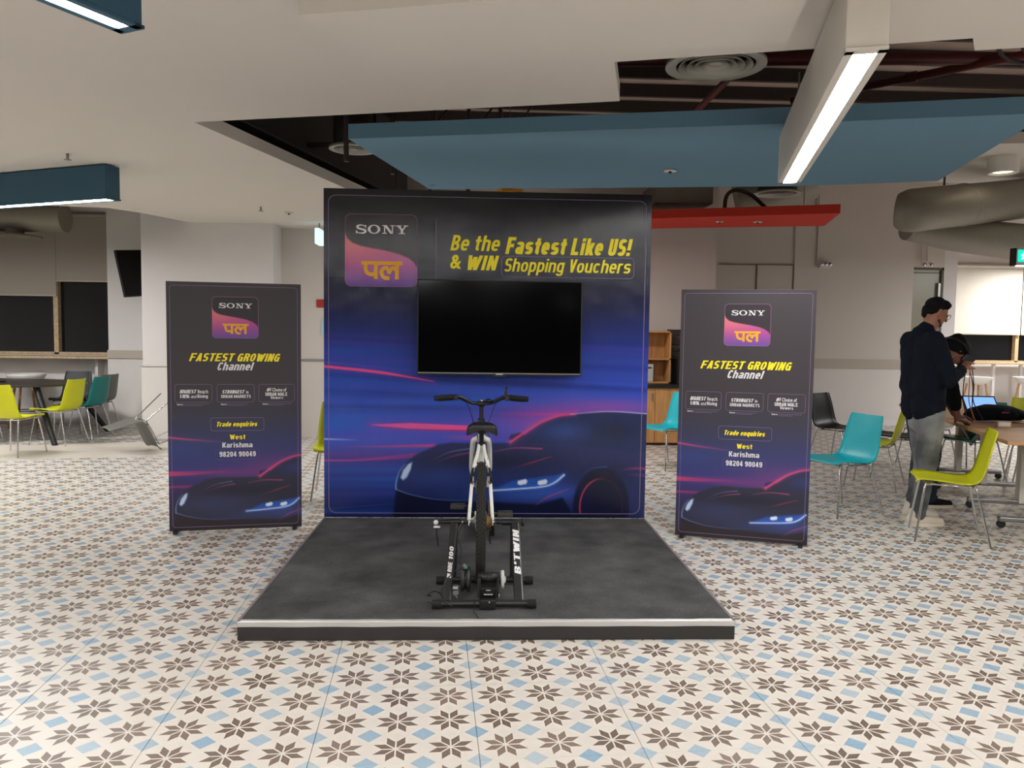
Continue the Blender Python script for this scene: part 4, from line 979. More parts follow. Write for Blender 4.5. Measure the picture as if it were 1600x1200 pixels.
# bar, stem, grips, levers
HB = 5.12
hb = MB().tube(smooth_path([(BX-.295, 5.03, 1.083), (BX-.20, 5.06, 1.092), (BX-.155, 5.075, 1.094), (BX-.11, 5.095, 1.075), (BX-.06, 5.12, 1.048), (BX, 5.125, 1.044), (BX+.06, 5.12, 1.048), (BX+.11, 5.095, 1.075), (BX+.155, 5.075, 1.094), (BX+.20, 5.06, 1.092), (BX+.30, 5.03, 1.083)], 5), .0115, 12)
bp(hb, 'handlebar', mat('bar_black', (26, 26, 28), .22))
bp(MB().tube([(BX, 5.15, .93), (BX, 5.135, 1.03)], .0135, 14).lathe([(.022, 0), (.022, .03)], (BX, 5.158, .915), n=14).cyl((BX-.022, 5.125, 1.044), (BX+.022, 5.125, 1.044), .019, n=14), 'stem', M_black)
bp(MB().lathe([(0, .012), (.012, .010), (.014, 0), (.014, -.004)], (BX, 5.134, 1.060), n=14), 'stem_bolt', M_chrome)
for s_ in (-1, 1):
    b = MB().tube([(BX+s_*.185, 5.064, 1.092), (BX+s_*.30, 5.03, 1.083)], .0165, 14)
    for q in np.linspace(.19, .295, 10): b.lathe([(.0165, -.002), (.0182, 0), (.0165, .002)], (BX+s_*q, 5.063-.30*(q-.19), 1.092-.08*(q-.19)), 'X', 12)
    bp(b, 'grip', M_rubber)
    bl = MB().box((BX+s_*.165, 5.07, 1.085), (.028, .04, .032), bev=.006).tube(smooth_path([(BX+s_*.165, 5.10, 1.08), (BX+s_*.2, 5.13, 1.068), (BX+s_*.28, 5.115, 1.062)], 4), .006, 8)
    bp(bl, 'brake_lever', M_black)
bp(MB().cyl((BX+.158, 5.07, 1.10), (BX+.160, 5.07, 1.155), .006, n=10).ball((BX+.160, 5.07, 1.155), .008, 10).box((BX+.157, 5.07, 1.115), (.02, .024, .03), bev=.004), 'bell_lever', M_black)
bp(MB().ball((BX+.045, 5.10, 1.066), (.022, .022, .014), 14), 'bell', M_black)
for s_, e in ((-1, (BX-.03, 5.16, .86)), (1, (BX+.03, 5.17, .86)), (-1, (BX-.012, 5.0, .80))):
    bp(MB().tube(smooth_path([(BX+s_*.16, 5.10, 1.08), (BX+s_*.10, 5.22, 1.04), (BX+s_*.065, 5.25, .95), e], 6), .0025, 6), 'control_cable', M_black)
bp(MB().tube(smooth_path([(BX+.022, 4.60, .92), (BX+.05, 4.57, .90), (BX+.052, 4.56, .84), (BX+.03, 4.54, .75)], 6), .002, 6), 'control_cable', M_steel)
# rear brake arms
for s_ in (-1, 1):
    bp(MB().tube([(BX+s_*.055, 4.475, .635), (BX+s_*.058, 4.462, .68), (BX+s_*.047, 4.47, .735)], [.009, .008, .006], 10).box((BX+s_*.043, 4.465, .70), (.016, .05, .018), bev=.003).tube(smooth_path([(BX+s_*.050, 4.455, .70), (BX+s_*.064, 4.445, .67), (BX+s_*.052, 4.45, .645), (BX+s_*.042, 4.455, .66)], 4), .003, 6), 'brake_arm', M_black)
bp(MB().tube([(BX-.047, 4.47, .738), (BX+.047, 4.47, .738)], .0018, 6), 'brake_wire', M_steel)
# drivetrain
ch = MB().lathe([(.085, -.002), (.09, 0), (.085, .002), (.06, .002), (.06, -.002), (.085, -.002)], (BX+.048, BB[1], BB[2]), 'X', 40)
bp(ch, 'chainring', M_black)
bp(MB().lathe([(.02, -.02), (.046, -.012), (.04, -.004), (.034, .004), (.028, .012), (.01, .016)], (BX+.045, RA[1], RA[2]), 'X', 24), 'cassette', mat('rusty_steel', (120, 92, 60), .5, .6, noise=.3))
bp(MB().tube([(BX+.046, BB[1], BB[2]+.088), (BX+.046, RA[1], RA[2]+.044)], .004, 6).tube([(BX+.046, BB[1], BB[2]-.088), (BX+.05, 4.40, .33), (BX+.05, 4.38, .38), (BX+.046, RA[1], RA[2]-.04)], .004, 6), 'chain', mat('rusty_steel', (0, 0, 0)))
bp(MB().box((BX+.068, 4.375, .40), (.02, .03, .07), rx=.3, bev=.006).lathe([(0, -.004), (.016, -.003), (.016, .003), (0, .004)], (BX+.055, 4.385, .375), 'X', 14).lathe([(0, -.004), (.016, -.003), (.016, .003), (0, .004)], (BX+.055, 4.40, .325), 'X', 14), 'rear_derailleur', M_black)
for s_, dy in ((-1, .015), (1, .045)):
    e = (BX+s_*.085, BB[1]+(-.165 if s_ > 0 else .165), BB[2]+dy)
    cr_ = bp(MB().tube([(BX+s_*.05, BB[1], BB[2]), e], [.014, .010], 10), 'crank', M_black)
    px_ = BX+s_*.145; b = MB()
    b.box((px_, e[1]-.040, e[2]+.0), (.085, .012, .022), bev=.004).box((px_, e[1]+.040, e[2]), (.085, .012, .022), bev=.004).cyl((e[0], e[1], e[2]), (px_+s_*.04, e[1], e[2]), .009, n=10)
    for q in (-.042, 0, .042): b.box((px_+q, e[1], e[2]), (.008, .09, .018), bev=.002)
    bp(b, 'pedal', mat('pedal_resin', (58, 54, 48), .5), cr_)

# ================================================================== TRAINER
TO = Vector((.035, 4.13, .1))
tn = thing('bike_trainer', 'black folding turbo trainer with roller holding the rear wheel', 'bicycle trainer', tuple(TO))
def tp_(b, name, m_, parent=None):
    b.v = [tuple(Vector(v)-TO) for v in b.v]; return b.build(name, m_, parent or tn)
tp_(MB().cyl((-.205, 3.94, .126), (.29, 3.945, .126), .017, n=16), 'near_base_bar', M_tblack)
tp_(MB().cyl((-.205, 4.33, .126), (.30, 4.33, .126), .017, n=16), 'far_base_bar', M_tblack)
for x, y in ((-.205, 3.94), (.29, 3.945), (-.205, 4.33), (.30, 4.33)):
    s_ = -1 if x < 0 else 1; tp_(MB().cyl((x-s_*.03, y, .1235), (x+s_*.018, y, .1235), .0222, n=16), 'rubber_foot', M_rubber)
def flat_leg(a, b_, w_, th, name):
    a, b_ = Vector(a), Vector(b_); d_ = (b_-a); l = d_.length; d_.normalize(); nx_ = d_.cross(Vector((1, 0, 0))).normalized(); wx = nx_.cross(d_)
    M = Matrix((wx, nx_, d_)).transposed().to_4x4(); M.translation = (a+b_)/2; q = MB().box((0, 0, 0), (w_, th, l), bev=.010)
    q.v = [tuple(M @ Vector(v)) for v in q.v]; return tp_(q, name, M_tblack), M, l
LL = flat_leg((-.150, 3.935, .118), (-.125, 4.315, .452), .044, .026, 'front_leg')
RL = flat_leg((.222, 3.94, .118), (.212, 4.315, .452), .050, .026, 'front_leg')
flat_leg((-.128, 4.335, .118), (-.120, 4.345, .44), .034, .022, 'rear_leg'); flat_leg((.205, 4.335, .118), (.205, 4.345, .44), .034, .022, 'rear_leg')
def leg_text(M, l, body, t0, t1, wid, bold, xo=0, m_=M_print):
    sgn = -1 if (M.to_3x3() @ Vector((0, 1, 0))).y > 0 else 1
    fx = 1 if (M.to_3x3() @ Vector((1, 0, 0))).x > 0 else -1; m = MB()
    for kk, P_ in enumerate(word_mesh(body, .2, .12)):
        m.add([M @ Vector((fx*(wid/2-v*wid+xo), sgn*(.0137+kk*2e-5), -l/2+(t0+(t1-t0)*u)*l))-TO for u, v in P_], [list(range(len(P_)))])
    m.build('lettering', m_, tn)
leg_text(RL[1], RL[2], "B'TWIN", .34, .90, .033, .035); leg_text(LL[1], LL[2], '100', .52, .68, .022, .05); leg_text(LL[1], LL[2], 'IN RIDE', .30, .49, .022, .05)
tp_(MB().cyl((-.222, 4.355, .447), (-.085, 4.36, .447), .011, n=12).cyl((-.15, 4.355, .447), (-.095, 4.357, .447), .018, n=14).lathe([(.016, 0), (.006, .03)], (-.075, 4.36, .447), 'X', 14), 'axle_clamp', M_black)
tp_(MB().cyl((.115, 4.36, .447), (.245, 4.355, .447), .011, n=12).cyl((.14, 4.357, .447), (.20, 4.357, .447), .018, n=14).lathe([(.006, 0), (.016, .03)], (.095, 4.36, .447), 'X', 14).lathe([(0, -.008), (.022, -.006), (.024, .006), (0, .008)], (.258, 4.355, .447), 'X', 16), 'axle_clamp', M_black)
tp_(MB().tube([(-.070, 4.36, .447), (-.100, 4.36, .447)], .008, 10).tube([(.085, 4.36, .447), (.112, 4.36, .447)], .008, 10), 'skewer_end', M_chrome)
tp_(MB().ball((-.228, 4.345, .447), (.014, .016, .014), 12).box((-.222, 4.335, .424), (.036, .016, .009), bev=.003), 'quick_release_lever', M_print)
tp_(MB().tube(smooth_path([(-.225, 4.34, .42), (-.222, 4.33, .37), (-.214, 4.33, .32)], 4), .005, 8), 'lever_cord', M_black)
ru = MB().lathe([(0, -.058), (.026, -.058), (.026, .058), (0, .058)], (.062, 4.02, .237), 'X', 24)
for q in range(-5, 6): ru.lathe([(.026, -.002), (.0275, 0), (.026, .002)], (.062+q*.01, 4.02, .237), 'X', 20)
tp_(ru, 'roller', M_black)
tp_(MB().lathe([(0, -.028), (.055, -.026), (.066, -.016), (.066, -.008), (.052, -.006), (.052, .006), (.066, .008), (.066, .020), (.05, .026), (0, .028)], (-.055, 4.02, .228), 'X', 32), 'resistance_unit', M_tblack)
kb = MB().lathe([(0, -.008), (.046, -.008), (.048, 0), (.046, .009), (.02, .010), (.014, .018), (0, .018)], (.136, 4.02, .226), 'X', 30)
tp_(kb, 'flywheel_cap', mat('pale_grey', (196, 194, 188), .45))
tp_(MB().box((.06, 3.985, .165), (.085, .05, .085), bev=.006, rx=.2).box((.06, 3.93, .130), (.082, .04, .05), bev=.006).box((.015, 3.99, .2), (.02, .06, .1), bev=.004).box((.112, 3.99, .2), (.012, .06, .1), bev=.004), 'bracket', M_black)
tp_(MB().cyl((.04, 3.955, .168), (.085, 3.955, .168), .006, n=8).cyl((.05, 3.955, .19), (.075, 3.955, .19), .004, n=8), 'clamp_bolt', M_steel)
tp_(MB().ball((.068, 3.9, .145), .006, 8).cyl((.118, 3.95, .155), (.118, 3.95, .175), .005, n=8), 'spring_pin', M_chrome)
tp_(MB().box((-.058, 4.0, .298), (.026, .02, .014), bev=.004).ball((-.062, 4.0, .306), .010, 8), 'green_dial', mat('dull_green', (86, 116, 98), .6))
tp_(MB().box((-.105, 4.0, .178), (.03, .03, .05), bev=.004).cyl((-.12, 3.99, .19), (-.095, 3.99, .19), .012, n=12).cyl((-.11, 3.985, .16), (-.10, 3.985, .14), .008, n=10), 'tension_adjuster', M_steel)
cb = [[(-.065, 3.99, .30), (-.12, 3.93, .29), (-.17, 3.90, .22), (-.165, 3.9, .16), (-.12, 3.90, .125)], [(-.06, 4.25, .50), (-.10, 4.15, .42), (-.08, 4.10, .36), (-.09, 4.05, .30)],
      [(-.005, 3.93, .14), (-.012, 3.86, .118), (.005, 3.81, .112), (.012, 3.79, .108)], [(-.235, 4.05, .13), (-.25, 4.0, .15), (-.22, 4.0, .17), (-.19, 4.03, .15), (-.17, 4.0, .13)], [(-.25, 4.02, .108), (-.21, 3.98, .112), (-.17, 3.97, .12)]]
for c_ in cb: tp_(MB().tube(smooth_path(c_, 6), .0028, 6), 'cable', M_black)

# ================================================================== CHAIRS
def shell_chair(name, label, m_, loc, rz, group=None):
    t = thing(name, label, 'chair', loc, rz, group)
    side = [(-.225, .440, .205), (-.215, .452, .22), (-.15, .455, .228), (-.05, .447, .230), (.05, .439, .228), (.12, .440, .225), (.165, .455, .222), (.195, .49, .218), (.215, .54, .214), (.232, .61, .208), (.250, .69, .200), (.270, .77, .190), (.285, .825, .180), (.288, .836, .172)]
    pr = smooth_path([(y, z, w_) for y, z, w_ in side], 2); vs = []; nu = 10; k = len(pr)
    for sgn in (0, 1):
        for i, p in enumerate(pr):
            a, b = pr[max(i-1, 0)], pr[min(i+1, k-1)]; d = Vector((b.x-a.x, b.y-a.y)).normalized(); n_ = Vector((-d.y, d.x))
            for j in range(nu+1):
                u = j/nu*2-1; lift = .022*abs(u)**3; q = Vector((p.x, p.y))+n_*(lift-sgn*.007); vs.append((u*p.z, q.x, q.y))
    f = []; S = k*(nu+1)
    for i in range(k-1):
        for j in range(nu):
            a = i*(nu+1)+j; f.append((a, a+1, a+nu+2, a+nu+1)); f.append((S+a, S+a+nu+1, S+a+nu+2, S+a+1))
    for j in range(nu): f.append((j, S+j, S+j+1, j+1)); q = (k-1)*(nu+1)+j; f.append((q, q+1, S+q+1, S+q))
    for i in range(k-1):
        a = i*(nu+1); f.append((a, a+nu+1, S+a+nu+1, S+a)); a += nu; f.append((a, S+a, S+a+nu+1, a+nu+1))
    MB().add(vs, f, True).build('shell', m_, t)
    for sx, sy in ((-1, -1), (1, -1), (-1, 1), (1, 1)):
        MB().tube(smooth_path([(sx*.13, sy*.10-.01, .426), (sx*.165, sy*.15-.01, .424), (sx*.18, sy*.17-.01, .40), (sx*.235, sy*.245+.01, .0)], 4), .0085, 10).build('leg', M_chrome, t)
    MB().tube([(-.14, -.17, .430), (.14, -.17, .430), (.165, -.14, .430), (.165, .12, .424), (.14, .15, .424), (-.14, .15, .424), (-.165, .12, .424), (-.165, -.14, .430)], .007, 8, closed=True).build('under_frame', M_chrome, t)
    return t
R = math.radians
lime0 = shell_chair('shell_chair', 'bright lime chair nearest the camera at right, empty, back to the table', M_lime, (3.56, 5.74, 0), R(-114))
dup(lime0, (4.02, 7.75, 0), R(-128), 'lime chair just behind the bright cyan chair at right')
dup(lime0, (6.2, 8.5, 0), R(-30), 'lime chair behind the far end of table at right picture edge')
dup(lime0, (-1.25, 7.15, 0), R(6), 'lime chair peeking out from behind the backdrop left edge')
dup(lime0, (-5.43, 9.40, 0), R(172), 'lime chair with its back to us at left picture edge')
dup(lime0, (-5.40, 10.32, 0), R(-98), 'lime chair tucked in at right end of the dark round table')
cy = shell_chair('shell_chair', 'bright cyan chair standing alone right of the right banner', M_cyan, (3.14, 6.62, 0), R(-72))
dup(cy, (2.16, 8.85, 0), R(-60), 'bright cyan chair between the backdrop and the right banner, by the shelves')
te = shell_chair('shell_chair', 'teal chair behind the lime one at the dark round table', M_teal, (-5.36, 10.92, 0), R(-98))
dup(te, (5.25, 8.1, 0), R(-70), 'teal chair beyond the oak table, its seat seen under the table')
dup(te, (5.75, 7.75, 0), R(-60), 'teal chair at right picture edge under the oak table')
dup(te, (6.0, 8.05, 0), R(-40), 'teal chair whose back shows in front of the lime back at right edge')
shell_chair('shell_chair', 'charcoal chair behind the dark round table facing us', M_dgrey, (-5.98, 11.80, 0), R(4))
gr_ = shell_chair('shell_chair', 'mid grey chair farthest right at the dark round table by the pier', M_grey, (-5.50, 11.48, 0), R(-105))
bl_ = shell_chair('shell_chair', 'glossy black chair standing behind the right banner by the wall', M_bshell, (4.22, 9.0, 0), R(30))
dup(bl_, (-6.35, 10.15, 0), R(190), 'black chair pushed under the dark round table')
dup(bl_, (4.52, 8.3, 0), R(-115), 'black chair at the end of the oak table behind the standing man')
shell_chair('shell_chair', 'white chair seen beyond the legs of the oak table', M_wshell, (5.35, 9.1, 0), R(-60))
tg = dup(gr_, (0, 0, 0), 0, 'grey chair tipped over on its front by the left column')
tg.rotation_euler = (Matrix.Rotation(R(42), 3, 'Z') @ Matrix.Rotation(R(-118), 3, 'Y') @ Matrix.Rotation(R(-90), 3, 'Z')).to_euler(); tg.location = (-3.78, 10.05, .45)

# tub stools along the window counters
def stool(label, x, y, rz=0):
    t = thing('tub_stool', label, 'stool', (x, y, 0), rz)
    MB().lathe([(0, .655), (.12, .658), (.20, .69), (.255, .76), (.27, .80), (.262, .80), (.24, .755), (.19, .705), (.11, .675), (0, .672)], (0, 0, 0), n=32).build('seat', M_wshell, t)
    for sx, sy in ((-1, -1), (1, -1), (-1, 1), (1, 1)): MB().cyl((sx*.11, sy*.11, .67), (sx*.19, sy*.19, 0), .020, .013, n=10).build('leg', M_oak, t)
    MB().tube([(-.155, -.155, .25), (.155, -.155, .25), (.155, .155, .25), (-.155, .155, .25)], .008, 8, closed=True).build('foot_rail', M_steel, t)
    return t
s0 = stool('white tub stool with oak legs at the far right window counter', 9.30, 14.3)
dup(s0, (10.35, 14.35, 0), .3, 'white tub stool at the right picture edge by far window counter')
dup(s0, (-6.72, 11.98, 0), .2, 'white tub stool behind the dark round table, right one')
dup(s0, (-7.5, 11.98, 0), .5, 'white tub stool at far left behind the dark round table')

# ================================================================== TABLES AND CLUTTER
t = thing('round_table', 'large dark oval table on splayed black legs at far left', 'table', (-6.85, 10.85, 0))
pl = [(1.52*math.cos(2*PI*k/48), .80*math.sin(2*PI*k/48)) for k in range(48)]
MB().prism(pl, .722, .75).build('tabletop', M_table, t)
MB().prism([(x*.6, y*.5) for x, y in pl], .69, .722).build('under_frame', M_black, t)
for sx, sy in ((1, -1), (1, 1), (-1, -1), (-1, 1)): MB().tube([(sx*1.12, sy*.42, .715), (sx*1.50, sy*.72, .0)], [.042, .034], 12).build('leg', M_black, t)
t = thing('handbag', 'small black bag lying on the dark round table', 'bag', (-6.62, 10.75, .75))
MB().tube([(-.12, 0, .05), (0, .02, .075), (.12, 0, .045)], [.035, .06, .035], 12).build('body', M_blackcloth, t); MB().tube(smooth_path([(.1, 0, .03), (.2, -.05, .015), (.3, 0, .012), (.26, .08, .012)], 4), .008, 8).build('strap', M_blackcloth, t)

e1 = Vector((.276, .961)); e2 = Vector((.961, -.276))
def long_table(label, o0, length, width):
    an = math.atan2(e1.y, e1.x)
    c = Vector(o0)+e1*length/2+e2*width/2; t = thing('long_table', label, 'table', (c.x, c.y, 0), an)
    bx((0, 0, .735), (length, width, .03), bev=.004).build('tabletop', M_oak, t)
    for sx in (-1, 1):
        x = sx*(length/2-.42)
        bx((x, 0, .40), (.11, .055, .66), bev=.01).build('leg', M_lampwhite, t)
        bx((x, 0, .075), (.07, width*.8, .04), bev=.01).build('foot_bar', M_steel, t)
        bx((x, 0, .705), (.08, width*.7, .03)).build('top_bar', M_steel, t)
        for sy in (-1, 1): MB().cyl((x-.012, sy*width*.38, .032), (x+.012, sy*width*.38, .032), .032, n=14).cyl((x, sy*width*.38, .03), (x, sy*width*.38, .08), .01, n=8).build('castor', M_black, t)
    MB().tube([(-length/2+.42, 0, .62), (0, 0, .42), (length/2-.42, 0, .62)], .018, 10, flat=1.5).build('cross_bar', M_steel, t)
    return t
long_table('nearer oak-topped meeting table at right edge beneath the black rucksack', (3.96, 5.68), 1.60, 1.05)
long_table('farther oak-topped table behind the standing man', (4.41, 7.30), 1.62, 1.05)
def ruck():
    t = thing('rucksack', 'black rucksack lying flat on the oak table', 'bag', (4.76, 7.02, .75), .1)
    b = MB().tube([(-.27, 0, .055), (-.2, 0, .07), (-.05, .01, .085), (.12, 0, .08), (.24, 0, .06), (.29, 0, .05)], [.035, .062, .075, .07, .052, .03], 16, flat=1.0); 
    b.v = [(x, y*2.0, z) for x, y, z in b.v]; b.build('body', M_blackcloth, t)
    q = MB().tube([(-.08, -.12, .07), (.02, -.15, .08), (.12, -.12, .07)], [.02, .05, .02], 12); q.build('front_pocket', M_blackcloth, t)
    MB().tube(smooth_path([(.22, -.05, .09), (.33, -.12, .10), (.40, -.1, .03), (.34, .02, .02)], 5), .014, 8, flat=.4).build('strap', M_blackcloth, t)
    bx((-.03, -.175, .1), (.10, .003, .012)).build('logo_patch', mat('dull_red', (110, 50, 56), .6), t)
ruck()
t = thing('rucksack', 'second black bag at right picture edge beside the rucksack', 'bag', (5.12, 6.72, .75), -.4)
b = MB().tube([(-.2, 0, .06), (-.05, 0, .10), (.12, 0, .09), (.24, 0, .06)], [.04, .095, .09, .04], 16); b.v = [(x, y*1.5, z) for x, y, z in b.v]; b.build('body', M_blackcloth, t)
MB().tube(smooth_path([(-.1, -.1, .1), (-.15, -.22, .04), (.0, -.26, .012), (.1, -.16, .03)], 5), .012, 8).build('strap', M_blackcloth, t)
t = thing('laptop', 'open laptop with pale blue screen on the far oak table', 'laptop', (5.18, 7.75, .75), -.15)
bx((0, 0, .009), (.33, .23, .016), bev=.003).build('base', M_tblack, t)
sc = bx((0, .17, .085), (.33, .012, .21), rx=-.75, bev=.003).build('lid', M_black, t); bx((0, .162, .086), (.30, .004, .18), rx=-.75).build('screen', mat('lit_screen', (120, 165, 215), .4, emit=.8), t)
t = thing('name_card', 'small clear box of cards in front of the rucksack', 'box', (4.55, 6.60, .75), -.2)
bx((0, 0, .025), (.11, .06, .05), bev=.004).build('box_body', mat('pale_card', (188, 170, 150), .4), t); bx((0, -.031, .026), (.09, .002, .03)).build('card_face', M_white, t)
tag(MB().lathe([(0, 0), (.10, 0), (.15, .03), (.14, .032), (.09, .01), (0, .008)], (4.80, 6.35, .75), n=28).build('dish', M_wshell), 'white shallow dish on the near oak table at right edge', 'dish')
t = thing('crossed_stand', 'small grey stand with crossed arms against the wall behind the black chair', 'stand', (5.33, 12.7, 0))
MB().cyl((0, 0, 0), (0, 0, .45), .02, n=10).lathe([(.18, 0), (.18, .02), (0, .03)], (0, 0, 0), n=20).build('post', M_steel, t)
MB().box((0, 0, .52), (.26, .03, .06), ry=.7, bev=.01).box((0, .0, .52), (.26, .028, .06), ry=-.7, bev=.01).build('crossed_arms', M_grey, t)

# ---- oak shelf unit and counter on the rear wall, right of the backdrop
t = thing('cabinet', 'oak base cabinet with black worktop between backdrop and right banner', 'cabinet', (2.4, 10.79, 0))
bx((0, .02, .41), (1.56, .5, .76)).build('carcass', M_cab, t); bx((0, .04, .015), (1.5, .44, .03)).build('plinth', M_dark, t)
for x in (-.585, -.195, .195, .585):
    dr = bx((x, -.238, .41), (.384, .018, .74), bev=.002).build('door', M_cab, t); MB().box((x+.15, -.256, .66), (.012, .016, .1)).build('handle', M_steel, dr)
bx((0, .0, .81), (1.6, .56, .045), bev=.004).build('worktop', M_black, t)
t = thing('shelf_unit', 'open oak shelf unit standing on the black worktop', 'shelf', (2.1, 10.90, .835))
for x in (-.49, .0, .535): bx((x, 0, .36), (.022, .34, .72)).build('side_panel', M_cab, t)
for z in (.011, .335, .71): bx((.02, 0, z), (1.05, .34, .022)).build('shelf', M_cab, t)
bx((.02, .165, .36), (1.05, .01, .72)).build('back_panel', M_cab, t)
t = thing('speaker_box', 'small grey speaker box on the lower oak shelf', 'speaker', (2.36, 10.85, .858))
bx((0, 0, .12), (.10, .2, .24), bev=.005).build('case', mat('pale_grey', (0, 0, 0)), t); bx((-.075, 0, .12), (.05, .18, .23), bev=.004).build('side_grille', mat('dark_green', (58, 70, 60), .7), t); bx((0.0, -.102, .19), (.05, .004, .02)).build('display', M_black, t)
t = thing('vending_screen', 'small coffee machine with coloured screen beside the shelf unit', 'coffee machine', (2.88, 10.86, .835))
bx((0, 0, .17), (.3, .34, .34), bev=.008).build('case', M_black, t); s_ = MB().box((-.07, -.172, .15), (.1, .004, .17)); s_.build('screen', mat('amber_screen', (220, 170, 70), .4, emit=.5), t)
bx((-.07, -.176, .20), (.08, .003, .03)).build('screen_banner', mat('red_mark', (190, 60, 60), .5), t)
t = thing('pattern_panel', 'dark patterned panel on wall beside the oak shelf unit', 'panel', (3.0, 11.08, 1.1))
bx((0, 0, .24), (.66, .02, .48)).build('board', mat('dark_panel', (62, 56, 52), .7), t); q = MB()
for k in range(24): q.tube([(-.28+.56*random.random()+.03*math.cos(a), -.013, .06+.36*((k*7) % 24)/24+.03*math.sin(a)) for a in np.linspace(0, 2*PI, 10)], .004, 5)
tag(q.build('scrolls', mat('scroll', (120, 110, 100), .7), t), kind='stuff')

# ================================================================== PEOPLE
def skin_mesh(name, caps, m_, parent, vox=.007, sm=6, balls=(), noise=0):
    b = MB()
    for p0, r0, p1, r1 in caps:
        b.tube([p0, p1], [r0, r1], 14); b.ball(p0, r0, 14); b.ball(p1, r1, 14)
    for q in balls:
        b.ball(q[0], q[1], 18, M=(Euler(q[2]).to_matrix() if len(q) > 2 else None))
    o = b.build('tmp', m_); md = o.modifiers.new('r', 'REMESH'); md.mode = 'VOXEL'; md.voxel_size = vox
    s_ = o.modifiers.new('s', 'SMOOTH'); s_.iterations = sm; s_.factor = .6
    if noise:
        tx = bpy.data.textures.new('folds', 'CLOUDS'); tx.noise_scale = .09
        dsp = o.modifiers.new('d', 'DISPLACE'); dsp.texture = tx; dsp.strength = noise; dsp.mid_level = .5
    me = bpy.data.meshes.new_from_object(o.evaluated_get(bpy.context.evaluated_depsgraph_get())); me.name = name; bpy.data.objects.remove(o)
    me.polygons.foreach_set('use_smooth', [True]*len(me.polygons)); me.materials.clear(); me.materials.append(m_)
    o = bpy.data.objects.new(name, me); COL.objects.link(o); o.parent = parent; return o
def hand(wrist, d, up_, curl=.5, side=1):
    """palm, four bent fingers and a thumb as capsules; d = pointing direction, up_ = back of the hand"""
    d = Vector(d).normalized(); n_ = Vector(up_); n_ = (n_-d*n_.dot(d)).normalized(); s_ = d.cross(n_)*side; w = Vector(wrist); out = []
    kn = w+d*.085
    for k, (off, ln) in enumerate(((-.027, .072), (-.009, .082), (.009, .077), (.026, .060))):
        a = w+s_*off*.6+d*.015; k0 = kn+s_*off; out.append((a, .0145, k0, .0125))
        dir_ = (d*math.cos(curl*.5)-n_*math.sin(curl*.5)); k1 = k0+dir_*ln*.45; dir2 = d*math.cos(curl*1.3)-n_*math.sin(curl*1.3); k2 = k1+dir2*ln*.32; dir3 = d*math.cos(curl*2)-n_*math.sin(curl*2); k3 = k2+dir3*ln*.25
        out += [(k0, .0098, k1, .009), (k1, .009, k2, .0082), (k2, .0082, k3, .0072)]
    t0 = w+d*.02-s_*.020; t1 = t0+(d*.6-s_*.8-n_*.35).normalized()*.042; t2 = t1+(d*.9-s_*.25-n_*.5).normalized()*.034
    out += [(t0, .0145, t1, .0115), (t1, .0112, t2, .0090)]
    return out
# --- standing man
A = thing('person', 'standing man in navy shirt, faded grey jeans and white shoes looking down, wearing glasses', 'person', (0, 0, 0))
HC = Vector((3.665, 6.20, 1.715)); tilt = (0, .42, 0)
def hp(x, y, z): return HC+Euler(tilt).to_matrix() @ Vector((x, y, z))     # head frame: +x face, +z crown
armN = [((3.56, 6.01, 1.49), .052, (3.66, 5.965, 1.19), .043), ((3.66, 5.965, 1.19), .041, (3.86, 6.12, 1.265), .029)]
armF = [((3.58, 6.39, 1.49), .052, (3.72, 6.47, 1.20), .043), ((3.72, 6.47, 1.20), .041, (3.93, 6.50, 1.30), .029)]
caps = [((3.575, 6.2, 1.48), .062, (3.63, 6.2, 1.62), .058), ((3.63, 6.2, 1.62), .058, hp(-.01, 0, -.03), .064), ((3.62, 6.2, .98), .10, (3.58, 6.2, 1.36), .10), ((3.57, 6.07, 1.46), .075, (3.57, 6.33, 1.46), .075)]
caps += armN+armF+hand((3.868, 6.128, 1.27), (.72, .48, .50), (-.45, -.5, .75), .55, -1)+hand((3.935, 6.50, 1.305), (.62, -.35, .55), (-.6, .5, .6), .5, 1)
legN = [((3.62, 6.11, .90), .095, (3.605, 6.11, .50), .062), ((3.605, 6.11, .50), .058, (3.545, 6.11, .10), .042)]
legF = [((3.65, 6.30, .90), .095, (3.70, 6.33, .50), .062), ((3.70, 6.33, .50), .058, (3.64, 6.35, .10), .042)]
caps += legN+legF+[((3.545, 6.11, .08), .026, (3.66, 6.11, .05), .02), ((3.64, 6.35, .08), .026, (3.75, 6.355, .05), .02)]
caps += [(hp(.080, 0, .012), .010, hp(.108, 0, -.022), .014), (hp(.075, -.012, -.052), .010, hp(.075, .012, -.052), .010), (hp(.045, 0, -.085), .030, hp(.055, 0, -.095), .022),
         (hp(-.012, -.074, .015), .013, hp(-.006, -.077, -.028), .010), (hp(-.012, .074, .015), .013, hp(-.006, .077, -.028), .010)]
skin_mesh('body', caps, M_skin, A, .0065, 5, balls=[(HC, (.094, .073, .112), tilt), (hp(.03, 0, -.045), (.062, .056, .062), tilt)])
sh = [((3.565, 6.2, 1.53), .090, (3.60, 6.2, 1.585), .068), ((3.60, 6.13, .95), .128, (3.60, 6.12, 1.15), .120), ((3.60, 6.27, .95), .128, (3.60, 6.28, 1.15), .120), ((3.675, 6.2, .95), .10, (3.67, 6.2, 1.2), .10), ((3.60, 6.2, 1.10), .150, (3.575, 6.2, 1.36), .148),
      ((3.56, 6.05, 1.475), .082, (3.56, 6.35, 1.475), .082), ((3.585, 6.12, 1.12), .125, (3.565, 6.10, 1.42), .110), ((3.585, 6.28, 1.12), .125, (3.565, 6.30, 1.42), .110), ((3.53, 6.2, 1.45), .09, (3.55, 6.2, 1.2), .12)]
